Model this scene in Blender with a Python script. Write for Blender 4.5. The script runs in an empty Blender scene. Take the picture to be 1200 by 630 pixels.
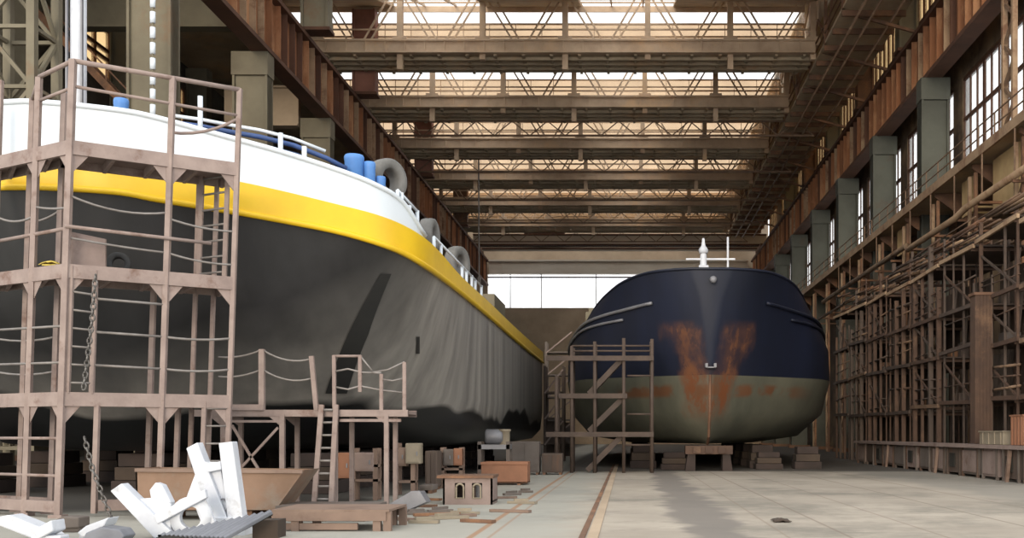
import bpy, math, random
from mathutils import Vector, Matrix
R = random.Random(7)
SC = bpy.context.scene
COL = SC.collection
F, VX, VY, H = 1250.0, 735.0, 508.0, 1.5

def P(px, py, d):                      # where something seen at px,py stands if it is d metres ahead
    return Vector(((px - VX) * d / F, d, H + (VY - py) * d / F))

# ---------------------------------------------------------------- materials
MATS = {}
def mat(name, c1, c2=None, scale=1.5, rough=.75, metal=0., c3=None, amt=.5, scale3=.8,
        stretch=(1, 1, 1), bump=0., detail=6, spec=.4):
    m = bpy.data.materials.new(name); m.use_nodes = True
    nt = m.node_tree; N = nt.nodes; L = nt.links
    b = N['Principled BSDF']
    b.inputs['Roughness'].default_value = rough
    b.inputs['Metallic'].default_value = metal
    b.inputs['Specular IOR Level'].default_value = spec
    c2 = c2 or tuple(x * .7 for x in c1)
    tc = N.new('ShaderNodeTexCoord'); mp = N.new('ShaderNodeMapping')
    mp.inputs['Scale'].default_value = stretch
    oi = N.new('ShaderNodeObjectInfo')
    L.new(tc.outputs['Object'], mp.inputs['Vector'])
    cmb = N.new('ShaderNodeVectorMath'); cmb.operation = 'MULTIPLY_ADD'
    cmb.inputs[1].default_value = (31, 17, 23)
    L.new(oi.outputs['Random'], cmb.inputs[0]); L.new(mp.outputs[0], cmb.inputs[2])
    n = N.new('ShaderNodeTexNoise'); n.inputs['Scale'].default_value = scale
    n.inputs['Detail'].default_value = detail; n.inputs['Roughness'].default_value = .65
    L.new(cmb.outputs[0], n.inputs['Vector'])
    r = N.new('ShaderNodeValToRGB')
    r.color_ramp.elements[0].position = .35; r.color_ramp.elements[0].color = (*c1, 1)
    r.color_ramp.elements[1].position = .68; r.color_ramp.elements[1].color = (*c2, 1)
    L.new(n.outputs['Fac'], r.inputs['Fac'])
    out = r.outputs['Color']
    if c3:
        n3 = N.new('ShaderNodeTexNoise'); n3.inputs['Scale'].default_value = scale3
        n3.inputs['Detail'].default_value = 8; n3.inputs['Roughness'].default_value = .7
        L.new(cmb.outputs[0], n3.inputs['Vector'])
        mr = N.new('ShaderNodeMapRange'); mr.inputs[1].default_value = 1 - amt - .08
        mr.inputs[2].default_value = 1 - amt + .08
        L.new(n3.outputs['Fac'], mr.inputs[0])
        mx = N.new('ShaderNodeMix'); mx.data_type = 'RGBA'
        L.new(mr.outputs[0], mx.inputs['Factor']); L.new(out, mx.inputs[6])
        mx.inputs[7].default_value = (*c3, 1); out = mx.outputs[2]
    L.new(out, b.inputs['Base Color'])
    if bump:
        bp = N.new('ShaderNodeBump'); bp.inputs['Strength'].default_value = bump
        bp.inputs['Distance'].default_value = .03
        L.new(n.outputs['Fac'], bp.inputs['Height']); L.new(bp.outputs[0], b.inputs['Normal'])
    MATS[name] = m
    return m

def pane_mat(name, col, haze=.25):
    m = bpy.data.materials.new(name); m.use_nodes = True
    nt = m.node_tree; N = nt.nodes; L = nt.links
    N.remove(N['Principled BSDF'])
    t = N.new('ShaderNodeBsdfTransparent'); tl = N.new('ShaderNodeBsdfTranslucent')
    no = N.new('ShaderNodeTexNoise'); no.inputs['Scale'].default_value = .35; no.inputs['Detail'].default_value = 5
    tc = N.new('ShaderNodeTexCoord'); L.new(tc.outputs['Object'], no.inputs['Vector'])
    r = N.new('ShaderNodeValToRGB')
    r.color_ramp.elements[0].position = .3; r.color_ramp.elements[0].color = (*[c * .86 for c in col], 1)
    r.color_ramp.elements[1].position = .7; r.color_ramp.elements[1].color = (*col, 1)
    L.new(no.outputs['Fac'], r.inputs['Fac'])
    L.new(r.outputs[0], t.inputs['Color']); L.new(r.outputs[0], tl.inputs['Color'])
    mx = N.new('ShaderNodeMixShader'); mx.inputs[0].default_value = haze
    L.new(t.outputs[0], mx.inputs[1]); L.new(tl.outputs[0], mx.inputs[2])
    L.new(mx.outputs[0], N['Material Output'].inputs['Surface'])
    MATS[name] = m
    return m

mat('scaffold paint', (.31, .24, .21), (.22, .165, .145), 2.2, .7, c3=(.14, .075, .052), amt=.36, scale3=1.6)
mat('scaffold deck', (.27, .205, .18), (.19, .14, .12), 1.2, .8, c3=(.11, .06, .042), amt=.36)
mat('dark scaffold', (.095, .066, .05), (.06, .043, .034), 2.2, .75, c3=(.16, .11, .08), amt=.32, scale3=1.2)
mat('rack rust', (.10, .058, .038), (.06, .036, .026), 1.2, .8, c3=(.17, .10, .06), amt=.36, scale3=1.0)  # darker rust tone, includes the shade on the right-hand racks
mat('galvanised tube', (.27, .25, .235), (.19, .17, .155), 3, .55, .3)
mat('rusty steel', (.19, .10, .058), (.11, .062, .04), .9, .8, c3=(.30, .15, .075), amt=.42, scale3=.5)
mat('roof steel', (.60, .45, .31), (.42, .30, .205), .5, .8, c3=(.62, .42, .25), amt=.4, scale3=.3)
mat('dark roof steel', (.46, .37, .255), (.31, .245, .165), .4, .85, c3=(.50, .34, .2), amt=.4, scale3=.3)
mat('girder rust', (.36, .155, .07), (.19, .085, .042), .35, .8, c3=(.50, .27, .14), amt=.42, scale3=.45, stretch=(1, 1, .35))
mat('girder flange', (.13, .06, .035), (.075, .038, .025), .5, .8)
mat('olive steel', (.20, .175, .12), (.135, .115, .078), .35, .8, c3=(.19, .115, .065), amt=.34, scale3=.3)
mat('green grey steel', (.105, .11, .088), (.065, .066, .053), .3, .7, c3=(.10, .058, .036), amt=.36, scale3=.35)
mat('brick red paint', (.30, .135, .095), (.19, .09, .065), .5, .8)
mat('concrete beam', (.56, .49, .40), (.42, .36, .285), .4, .85, stretch=(.3, 1, 1))
mat('plaster', (.30, .21, .12), (.12, .075, .045), .18, .9, c3=(.065, .045, .034), amt=.52, scale3=.14)
mat('dark plaster', (.13, .11, .08), (.075, .062, .047), .15, .9, c3=(.05, .042, .034), amt=.5, scale3=.1)
mat('sunlit ochre', (.55, .40, .20), (.38, .25, .12), .5, .9)
mat('beige wall', (.46, .355, .25), (.34, .26, .18), .3, .9)
mat('white paint', (.66, .715, .76), (.61, .665, .71), .6, .4, c3=(.55, .58, .60), amt=.26)
mat('dirty white paint', (.66, .68, .71), (.50, .52, .57), 1.6, .5, c3=(.32, .32, .33), amt=.33, scale3=2.5)
mat('yellow paint', (.76, .49, .014), (.68, .42, .014), .8, .42, c3=(.46, .28, .03), amt=.26, scale3=.9)
mat('blue paint', (.10, .26, .60), (.07, .19, .46), 1.2, .5)
mat('dark blue paint', (.04, .085, .24), (.03, .06, .16), 1.2, .5)
mat('tyre rubber', (.19, .185, .175), (.11, .108, .10), 2, .85)
mat('black rubber', (.035, .035, .035), (.06, .06, .058), 2, .8)
mat('deck paint', (.20, .12, .09), (.12, .08, .06), .6, .8)
mat('dark hull mark', (.016, .017, .017), (.024, .024, .023), 1, .55)
mat('dark cavity', (.02, .018, .015), (.03, .026, .02), 1, .9)
mat('plate rust', (.24, .15, .10), (.18, .11, .07), 1.2, .75, c3=(.22, .185, .15), amt=.42, scale3=.7)
mat('orange primer', (.30, .14, .08), (.22, .105, .06), 1.4, .75)
mat('beige paint', (.29, .245, .175), (.21, .175, .13), 1.6, .6)
mat('salmon steel', (.235, .16, .12), (.17, .115, .087), 1.3, .7, c3=(.11, .065, .045), amt=.36)
mat('grey steel', (.22, .22, .235), (.15, .15, .16), 1.4, .5, .3)
mat('blue grey steel', (.19, .20, .225), (.12, .125, .145), 1.4, .45, .2)
mat('brown sheet', (.105, .075, .058), (.062, .046, .037), .7, .8, c3=(.125, .068, .042), amt=.38, scale3=.8, stretch=(1, 1, .25))
mat('grey sheet', (.15, .125, .108), (.10, .08, .068), .8, .8, c3=(.125, .075, .05), amt=.36)
mat('timber', (.20, .135, .085), (.14, .095, .06), 1.5, .85, stretch=(1, .25, 1))
mat('dark timber', (.075, .053, .038), (.045, .033, .025), .9, .9)
mat('pipe rust', (.20, .125, .078), (.12, .075, .048), 1.1, .7, c3=(.32, .22, .14), amt=.38)
mat('pale edge steel', (.42, .29, .18), (.27, .18, .11), .6, .7, c3=(.18, .09, .05), amt=.42)
mat('yellow cloth', (.62, .48, .10), (.5, .38, .09), 4, .95)
mat('chain steel', (.20, .19, .18), (.12, .11, .10), 5, .5, .5)
mat('leaf', (.16, .20, .07), (.09, .12, .04), 5, .8)
mat('keel block', (.055, .038, .032), (.035, .026, .022), 1.4, .9)
pane_mat('clear pane', (1.0, 1.0, 1.0), .08)
pane_mat('amber pane', (.79, .67, .54), .2)
pane_mat('dirty pane', (.93, .93, .92), .2)
pane_mat('warm pane', (.80, .66, .46), .2)

def hull_mat(name, upper, lower, zsplit, streak):        # a boot-topping: two paints, split at a height, dirt running down
    m = mat(name, upper, tuple(min(1, c * streak) for c in upper), .5, .42, stretch=(1, 1, .12), spec=.5)
    nt = m.node_tree; N = nt.nodes; L = nt.links; b = N['Principled BSDF']
    src = b.inputs['Base Color'].links[0].from_socket
    tc = N.new('ShaderNodeTexCoord'); sp = N.new('ShaderNodeSeparateXYZ'); L.new(tc.outputs['Object'], sp.inputs[0])
    no = N.new('ShaderNodeTexNoise'); no.inputs['Scale'].default_value = .22; no.inputs['Detail'].default_value = 2
    L.new(tc.outputs['Object'], no.inputs['Vector'])
    ma = N.new('ShaderNodeMath'); ma.operation = 'MULTIPLY_ADD'; ma.inputs[1].default_value = 2.0
    L.new(no.outputs['Fac'], ma.inputs[0]); L.new(sp.outputs['Z'], ma.inputs[2])
    mr = N.new('ShaderNodeMapRange'); mr.inputs[1].default_value = zsplit + .95; mr.inputs[2].default_value = zsplit + 1.1
    L.new(ma.outputs[0], mr.inputs[0])
    wv = N.new('ShaderNodeTexNoise'); wv.inputs['Scale'].default_value = 1.6; wv.inputs['Detail'].default_value = 6
    mp = N.new('ShaderNodeMapping'); mp.inputs['Scale'].default_value = (1, 1, .06); L.new(tc.outputs['Object'], mp.inputs[0]); L.new(mp.outputs[0], wv.inputs[0])
    rp = N.new('ShaderNodeValToRGB'); rp.color_ramp.elements[0].position = .3; rp.color_ramp.elements[0].color = (.19, .18, .165, 1)
    rp.color_ramp.elements[1].position = .7; rp.color_ramp.elements[1].color = (.36, .34, .305, 1); L.new(wv.outputs['Fac'], rp.inputs[0])
    yy = N.new('ShaderNodeMath'); yy.operation = 'MULTIPLY_ADD'; yy.inputs[1].default_value = 1.6; L.new(no.outputs['Fac'], yy.inputs[0]); L.new(sp.outputs['Y'], yy.inputs[2])
    ry = N.new('ShaderNodeMapRange'); ry.inputs[1].default_value = -15.4; ry.inputs[2].default_value = -12.6; L.new(yy.outputs[0], ry.inputs[0])
    ml = N.new('ShaderNodeMix'); ml.data_type = 'RGBA'; L.new(ry.outputs[0], ml.inputs['Factor']); L.new(src, ml.inputs[6]); L.new(rp.outputs[0], ml.inputs[7]); src = ml.outputs[2]  # paler aft side: weathered paint, with light from above put in
    mx = N.new('ShaderNodeMix'); mx.data_type = 'RGBA'
    L.new(mr.outputs[0], mx.inputs['Factor']); mx.inputs[6].default_value = (*lower, 1); L.new(src, mx.inputs[7])
    L.new(mx.outputs[2], b.inputs['Base Color'])
    return m
hull_mat('black hull paint', (.021, .021, .0215), (.008, .009, .010), 2.35, 2.2)

# ---------------------------------------------------------------- geometry helpers
class MB:
    def __init__(s): s.v = []; s.f = []
    def add(s, vs, fs):
        o = len(s.v); s.v += [Vector(v) for v in vs]; s.f += [tuple(i + o for i in f) for f in fs]; return s
    def box(s, x0, x1, y0, y1, z0, z1):
        vs = [(x, y, z) for z in (z0, z1) for y in (y0, y1) for x in (x0, x1)]
        return s.add(vs, [(0, 2, 3, 1), (4, 5, 7, 6), (0, 1, 5, 4), (2, 6, 7, 3), (0, 4, 6, 2), (1, 3, 7, 5)])
    def bar(s, a, b, w, h=None, up=(0, 0, 1)):
        h = h or w; a = Vector(a); b = Vector(b); d = (b - a)
        if d.length < 1e-6: return s
        d.normalize(); u = Vector(up)
        if abs(d.dot(u)) > .97: u = Vector((0, 1, 0)) if abs(d.y) < .9 else Vector((1, 0, 0))
        x = d.cross(u).normalized(); y = x.cross(d).normalized()
        vs = [p + x * (i * w / 2) + y * (j * h / 2) for p in (a, b) for i, j in ((-1, -1), (1, -1), (1, 1), (-1, 1))]
        return s.add(vs, [(0, 1, 2, 3), (7, 6, 5, 4), (0, 4, 5, 1), (1, 5, 6, 2), (2, 6, 7, 3), (3, 7, 4, 0)])
    def tube(s, pts, r, n=8, closed=False):
        pts = [Vector(p) for p in pts]; k = len(pts); rings = []
        for i, p in enumerate(pts):
            if closed: d = pts[(i + 1) % k] - pts[i - 1]
            else: d = pts[min(i + 1, k - 1)] - pts[max(i - 1, 0)]
            d.normalize(); u = Vector((0, 0, 1)) if abs(d.z) < .95 else Vector((0, 1, 0))
            x = d.cross(u).normalized(); y = x.cross(d)
            rr = r[i] if isinstance(r, (list, tuple)) else r
            rings.append([p + (x * math.cos(t) + y * math.sin(t)) * rr for t in [2 * math.pi * j / n for j in range(n)]])
        vs = [v for ring in rings for v in ring]; fs = []
        for i in range(k if closed else k - 1):
            a = i * n; b = ((i + 1) % k) * n
            for j in range(n): fs.append((a + j, a + (j + 1) % n, b + (j + 1) % n, b + j))
        if not closed: fs += [tuple(range(n - 1, -1, -1)), tuple(range((k - 1) * n, k * n))]
        return s.add(vs, fs)
    def prism(s, pts, off):
        off = Vector(off); pts = [Vector(p) for p in pts]; n = len(pts)
        vs = pts + [p + off for p in pts]
        fs = [tuple(range(n)), tuple(range(2 * n - 1, n - 1, -1))] + [(i, i + n, (i + 1) % n + n, (i + 1) % n) for i in range(n)]
        return s.add(vs, fs)
    def grid(s, rows):
        m = len(rows[0]); vs = [v for r in rows for v in r]
        return s.add(vs, [(i * m + j, i * m + j + 1, (i + 1) * m + j + 1, (i + 1) * m + j) for i in range(len(rows) - 1) for j in range(m - 1)])
    def lathe(s, c, prof, n=16, axis='z'):
        c = Vector(c); rows = []
        for r, h in prof:
            rows.append([c + (Vector((r * math.cos(t), r * math.sin(t), h)) if axis == 'z' else
                              Vector((h, r * math.cos(t), r * math.sin(t))) if axis == 'x' else
                              Vector((r * math.cos(t), h, r * math.sin(t)))) for t in [2 * math.pi * j / n for j in range(n + 1)]])
        return s.grid(rows)
    def build(s, name, m, parent=None, smooth=False, solid=0, bevel=0):
        me = bpy.data.meshes.new(name)
        if parent is not None: base = Vector(parent['_w'])
        else:
            base = Vector(((min(v.x for v in s.v) + max(v.x for v in s.v)) / 2, (min(v.y for v in s.v) + max(v.y for v in s.v)) / 2, min(v.z for v in s.v)))
        me.from_pydata([v - base for v in s.v], [], s.f); me.update()
        import bmesh
        bm = bmesh.new(); bm.from_mesh(me); bmesh.ops.recalc_face_normals(bm, faces=bm.faces); bm.to_mesh(me); bm.free()
        me.materials.append(MATS[m])
        if smooth:
            for p in me.polygons: p.use_smooth = True
        o = bpy.data.objects.new(name, me); COL.objects.link(o)
        if parent is not None: o.parent = parent
        else: o.location = base
        o['_w'] = tuple(base)
        if solid:
            md = o.modifiers.new('solid', 'SOLIDIFY'); md.thickness = solid; md.offset = -1
        if bevel:
            md = o.modifiers.new('bevel', 'BEVEL'); md.width = bevel; md.segments = 2; md.limit_method = 'ANGLE'
        return o

def tag(o, label=None, cat=None, group=None, kind=None):
    for k, v in (('label', label), ('category', cat), ('group', group), ('kind', kind)):
        if v: o[k] = v
    return o
def thing(name, loc, label, cat, group=None):
    o = bpy.data.objects.new(name, None); COL.objects.link(o); o.location = loc; o['_w'] = tuple(loc)
    o.empty_display_size = .3
    return tag(o, label, cat, group)
def st(o): o['kind'] = 'structure'; return o
def dup(o, shift, label, group=None):
    def cp(a, par):
        c = a.copy(); COL.objects.link(c)
        if par is not None: c.parent = par
        for ch in [x for x in bpy.data.objects if x.parent == a]: cp(ch, c)
        return c
    c = cp(o, None); c.location = o.location + Vector(shift); c['label'] = label
    if group: c['group'] = group
    return c
ORD = ['nearest', 'second', 'third', 'fourth', 'fifth', 'sixth', 'seventh', 'eighth', 'ninth', 'tenth', 'eleventh', 'twelfth']

# ---------------------------------------------------------------- setting
def zh(v): return v + H
# floor
m = mat('concrete floor', (.40, .35, .285), (.30, .26, .21), .35, .8, c3=(.21, .19, .155), amt=.44, scale3=.3, bump=.15)
nt = m.node_tree; N = nt.nodes; L = nt.links; b = N['Principled BSDF']
src = b.inputs['Base Color'].links[0].from_socket
tc = N.new('ShaderNodeTexCoord'); sp = N.new('ShaderNodeSeparateXYZ')
L.new(tc.outputs['Object'], sp.inputs[0])
def mth(op, a, b_=None, c=None):
    n = N.new('ShaderNodeMath'); n.operation = op
    for i, v in enumerate((a, b_, c)):
        if v is None: continue
        if isinstance(v, (int, float)): n.inputs[i].default_value = v
        else: L.new(v, n.inputs[i])
    return n.outputs[0]
def mixc(fac, a, col):
    mx = N.new('ShaderNodeMix'); mx.data_type = 'RGBA'; L.new(fac, mx.inputs['Factor']); L.new(a, mx.inputs[6])
    mx.inputs[7].default_value = (*col, 1); return mx.outputs[2]
def smooth(v, lo, hi):
    mr = N.new('ShaderNodeMapRange'); mr.interpolation_type = 'SMOOTHSTEP'
    mr.inputs[1].default_value = lo; mr.inputs[2].default_value = hi; L.new(v, mr.inputs[0]); return mr.outputs[0]
nz = N.new('ShaderNodeTexNoise'); nz.inputs['Scale'].default_value = .7; nz.inputs['Detail'].default_value = 6
L.new(tc.outputs['Object'], nz.inputs['Vector'])
X = sp.outputs['X']
wob = mth('MULTIPLY_ADD', nz.outputs['Fac'], 1.4, -.7)
Xw = mth('ADD', X, wob)
def band(v, lo, hi, soft): return mth('MULTIPLY', smooth(v, lo, lo + soft), mth('SUBTRACT', 1.0, smooth(v, hi - soft, hi)))
col = src
left = mth('MULTIPLY', mth('SUBTRACT', 1.0, smooth(Xw, -1.6, -.4)), .55)
col = mixc(left, col, (.30, .315, .285))                       # greenish screed on the ship side of the track
col = mixc(mth('MULTIPLY', band(Xw, .75, 1.95, .3), .88), col, (.175, .155, .135))     # wet oily strip
col = mixc(mth('MULTIPLY', smooth(Xw, 8.2, 9.2), .6), col, (.21, .20, .175))
for x0, w, c, a in ((-2.35, .10, (.30, .155, .075), .8), (-2.05, .05, (.28, .15, .08), .55), (3.2, .05, (.16, .12, .09), .6), (4.6, .05, (.18, .13, .1), .5),
                    (6.4, .06, (.15, .12, .09), .6), (8.0, .06, (.17, .13, .1), .6), (2.3, .04, (.2, .15, .11), .5)):
    col = mixc(mth('MULTIPLY', band(X, x0, x0 + w + .04, .04), a), col, c)              # rail grooves let into the slab
hull_shade = mth('MULTIPLY', mth('SUBTRACT', 1.0, smooth(mth('MULTIPLY_ADD', nz.outputs['Fac'], 1.2, X), -5.6, -4.4)), smooth(mth('MULTIPLY_ADD', nz.outputs['Fac'], 1.5, sp.outputs['Y']), 20.6, 22.2))
col = mixc(mth('MULTIPLY', hull_shade, .9), col, (.05, .043, .036))       # shade under the hull, painted into the floor
navy_shade = mth('MULTIPLY', smooth(mth('MULTIPLY_ADD', nz.outputs['Fac'], .8, sp.outputs['Y']), 42.6, 43.6), smooth(X, -3.2, -2.6))
col = mixc(mth('MULTIPLY', navy_shade, .85), col, (.055, .047, .04))  # floor colour darkened for the shade below the navy ship
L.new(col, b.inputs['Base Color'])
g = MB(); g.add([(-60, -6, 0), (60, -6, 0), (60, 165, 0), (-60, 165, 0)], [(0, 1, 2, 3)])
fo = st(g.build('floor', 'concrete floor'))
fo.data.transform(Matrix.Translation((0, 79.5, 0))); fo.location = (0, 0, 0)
rail = MB()
rail.box(-.58, -.42, 3, 52, .0, .018)
t = tag(rail.build('track_rail', 'beige wall'), 'pale steel rail let into the floor between the two ships', 'rail')
g = MB().box(-.70, -.61, 3, 52, .0, .012)
tag(g.build('rail_plate', 'rusty steel'), 'brown rusty strip running along the pale floor rail', 'strip')

YB = 155.0
# walls
g = MB()
g.box(20, 20.5, 28, YB, 0, zh(13.6))
st(g.build('wall_right', 'plaster'))
g = MB(); g.box(20, 20.5, 28, YB, zh(21.2), zh(25.2)); g.box(20, 20.5, 28, YB, zh(31), zh(32))
for k in range(-2, 8):
    y = 64.5 + 12.6 * k; g.box(20, 20.5, y - .9, y + .9, zh(13.6), zh(21.2)); g.box(20, 20.5, y - 14.8, y - 10.2, zh(25.2), zh(31))
st(g.build('wall_right', 'plaster'))
g = MB()
zs = [(0, zh(24.5)), (zh(28), zh(32))]
for z0, z1 in zs: g.box(-36.5, -36, 34, YB, z0, z1)
cuts = [(34, 70.5), (76.5, 84.5), (87, 120), (124, YB)]
for a, c in cuts: g.box(-36.5, -36, a, c, zh(24.5), zh(28))
st(g.build('wall_left', 'dark plaster'))
g = MB()
g.box(-36.5, 20.5, YB, YB + .6, 0, zh(14.6))
g.box(-36.5, -20.3, YB, YB + .6, zh(14.6), zh(32)); g.box(17.5, 20.5, YB, YB + .6, zh(14.6), zh(32))
g.box(-20.3, 17.5, YB, YB + .6, zh(23.2), zh(32))
st(g.build('wall_back', 'beige wall'))
g = MB(); g.box(-20.3, 17.5, YB, YB + .6, zh(14.6), zh(18.3))
st(g.build('wall_back', 'beige wall'))
g = MB()
for x in (-17, -12.5, -4.5, 3.5, 11): g.box(x - .06, x + .06, YB + .1, YB + .22, zh(18.3), zh(23.2))
g.box(-20.3, 17.5, YB + .1, YB + .25, zh(22.65), zh(22.85))
wb = st(g.build('window_1', 'girder flange'))
pn = MB().box(-20.3, 17.5, YB + .15, YB + .17, zh(18.3), zh(23.2)); pn.build('pane', 'clear pane', wb)

wn = 10
for xa, xb in ((-17.5, -10.5), (-3.5, 3.5)):            # unseen glazed roof strips, added to bring light down into the hall
    fr = MB(); gl = MB()
    for k in range(-3, 6):
        d = 80 + 12.6 * k; d0 = d - 12.6
        gl.prism([(xa, d0, zh(28.1)), (xa, d, zh(32.1)), (xa, d, zh(32.13)), (xa, d0, zh(28.13))], (xb - xa, 0, 0))
        for i in range(4): x = xa + (xb - xa) * i / 3; fr.bar((x, d0, zh(28.1)), (x, d, zh(32.1)), .1, .16)
        for i in range(1, 5): fr.bar((xa, d0 + 2.5 * i, zh(28.1 + .794 * i)), (xb, d0 + 2.5 * i, zh(28.1 + .794 * i)), .08, .12)
    w = fr.build('window_%d' % wn, 'roof steel'); w['kind'] = 'structure'; wn += 1
    gl.build('pane', 'clear pane', w)
fr = MB()
for i in range(9): fr.box(-26 + 4.9 * i - .08, -26 + 4.9 * i + .08, 143, YB, zh(31.8), zh(32))
w = fr.build('window_%d' % wn, 'roof steel'); w['kind'] = 'structure'; wn += 1  # unseen glass roof bay, added to brighten the beams at the far end
MB().box(-26, 13.3, 143, YB, zh(31.9), zh(31.93)).build('pane', 'clear pane', w)
# roof: sawtooth with upright glazing facing the camera side, one gutter box and web under each ridge
g = MB()
for k in range(-3, 6):
    d = 80 + 12.6 * k; d0 = d - 12.6
    for xa, xb in ((-26, -17.5), (-10.5, -3.5), (3.5, 13.3)): g.prism([(xa, d0, zh(28)), (xa, d, zh(32)), (xa, d, zh(32.3)), (xa, d0, zh(28.3))], (xb - xa, 0, 0))
g.box(13.3, 20.5, 30, YB, zh(32), zh(32.3))
g.box(-36.5, -26, 40, YB, zh(30), zh(30.3))
g.box(-26.2, -26, 54, YB, zh(28), zh(32.3))
st(g.build('ceiling', 'dark roof steel'))
for k in range(-1, 6):
    d = 80 + 12.6 * k
    fr = MB()
    for x in [-26 + 1.96 * i for i in range(21)]: fr.box(x - .02, x + .02, d - .05, d + .05, zh(28), zh(30.7))
    for z in (28.0, 28.55, 29.1, 29.75, 30.7, 31.9): fr.box(-26, 13.3, d - .07, d + .07, zh(z) - .05, zh(z) + .05)
    fr.box(-26, 13.3, d - .15, d - .06, zh(31.55), zh(32))
    w = st(fr.build('window_%d' % (k + 3), 'roof steel'))
    MB().box(-26, 13.3, d - .01, d + .01, zh(28), zh(30.7)).build('lower_pane', 'amber pane', w)['label'] = 'amber lower glazing'
    MB().box(-26, 13.3, d - .01, d + .01, zh(30.7), zh(32)).build('upper_pane', 'clear pane', w)['label'] = 'clear upper glazing'

def truss(k):
    d = 75.7 + 12.6 * k
    name = ['nearest', 'second', 'third', 'fourth', 'fifth', 'last'][k]
    t = thing('roof_truss', (-3, d, zh(27)), '%s steel roof truss with gutter box, counting along the hall from the camera' % name, 'truss', 'roof trusses across the hall')
    g = MB(); g.box(-26, 13.3, d, d + 4.1, zh(27), zh(27.15)); g.box(-26, 13.3, d + 3.9, d + 4.1, zh(27.1), zh(27.9))
    for yy in (.9, 1.9, 2.9): g.box(-26, 13.3, d + yy - .12, d + yy + .12, zh(26.78), zh(27))
    for i in range(20): g.box(-25.5 + i * 2, -25.3 + i * 2, d + .1, d + 4, zh(26.85), zh(27))
    g.build('gutter_box', 'dark roof steel', t)
    g = MB(); g.box(-26, 13.3, d - .12, d + .05, zh(27.05), zh(27.8)); g.box(-26, 13.3, d - .3, d + .2, zh(27.78), zh(27.92)); g.box(-26, 13.3, d - .3, d + .2, zh(26.95), zh(27.07))
    for i in range(28): g.box(-25.6 + i * 1.4, -25.5 + i * 1.4, d - .22, d - .1, zh(27.05), zh(27.8))
    g.build('bottom_chord', 'roof steel', t)
    g = MB(); g.box(-26, 13.3, d + .2, d + .5, zh(31.0), zh(31.35)); g.box(-26, 13.3, d + .3, d + .4, zh(28.75), zh(28.85))
    g.build('top_chord', 'roof steel', t)
    xs = [-22.06 + 5.88 * i for i in range(7)]
    for i, x in enumerate(xs):
        g = MB(); g.box(x - .2, x + .2, d + .1, d + .55, zh(25.9 if i % 2 else 26.6), zh(31.1)); g.box(x - .5, x + .5, d + .05, d + .2, zh(27.6), zh(28.2))
        g.build('web_post', 'roof steel', t)
    for x in xs[:-1]:
        for a, c in ((.3, 2.2), (.9, 2.7), (5.58, 3.7), (5.0, 3.2)):
            MB().bar((x + a, d + .32, zh(31)), (x + c, d + .32, zh(27.9)), .09, .12).build('web_diagonal', 'roof steel', t)
    return t
for k in range(6): truss(k)
# sway trusses hanging below the gutter of the rear bays
for k in range(1, 6):
    d = 79.9 + 12.6 * k - 1.2
    t = thing('sway_truss', (-3, d, zh(24.9)), 'light lattice sway truss under the %s gutter box of the roof' % ['', 'second', 'third', 'fourth', 'fifth', 'last'][k], 'truss', 'sway trusses')
    g = MB(); g.bar((-20.5, d, zh(26.75)), (16, d, zh(26.75)), .14); g.build('upper_chord', 'pipe rust', t)
    g = MB(); g.bar((-20.5, d, zh(25.5)), (16, d, zh(25.5)), .16); g.build('lower_chord', 'pipe rust', t)
    for i in range(12):
        x = -20.5 + 3.04 * i
        g = MB(); g.bar((x, d, zh(25.5)), (x + 1.52, d, zh(26.75)), .08); g.bar((x + 1.52, d, zh(26.75)), (x + 3.04, d, zh(25.5)), .08)
        g.build('lacing', 'pipe rust', t)

# dark service gallery between the glazing and the right crane girder
t = thing('roof_gallery', (15.4, 60, zh(26.5)), 'dark brown service gallery hung under the roof edge above the right crane girder', 'gallery')
g = MB(); g.box(13.4, 17.4, 60, 141, zh(26.4), zh(26.6)); g.build('deck', 'dark roof steel', t)
g = MB(); g.box(13.7, 17.3, 60.1, 141, zh(29.2), zh(32)); g.build('duct', 'dark roof steel', t)
for i in range(14):
    y = 60.2 + i * 6
    g = MB(); g.box(13.35, 13.55, y, y + .25, zh(26.4), zh(32)); g.build('hanger', 'rusty steel', t)
    g = MB(); g.bar((13.45, y, zh(29.3)), (13.45, y + 6, zh(31.9)), .14); g.bar((13.45, y + 6, zh(29.3)), (13.45, y, zh(31.9)), .14); g.bar((13.4, y + 3, zh(29.2)), (13.4, y + 3, zh(32)), .16); g.build('brace', 'roof steel', t)
    g = MB(); g.bar((13.45, y, zh(26.6)), (13.45, y + 3, zh(29.2)), .12); g.bar((13.45, y + 3, zh(29.2)), (13.45, y + 6, zh(26.6)), .12); g.build('brace', 'rusty steel', t)
g = MB()
for z in (27.1, 27.7): g.bar((13.4, 60, zh(z)), (13.4, 141, zh(z)), .08)
g.build('handrail', 'rusty steel', t)
for i in range(27):
    MB().box(13.4, 17.4, 60.5 + 3 * i, 60.7 + 3 * i, zh(26.05), zh(26.4)).build('joist', 'rusty steel', t)
for x in (14.3, 15.2, 16.6): MB().tube([(x, 60, zh(25.95)), (x, 141, zh(25.95))], .09, 8).build('pipe', 'pipe rust', t, True)
for i in range(11):
    y = 60 + i * 7
    g = MB(); g.bar((13.5, y, zh(26.5)), (18.2, y, zh(25.2)), .18); g.build('stay', 'rusty steel', t)

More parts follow.
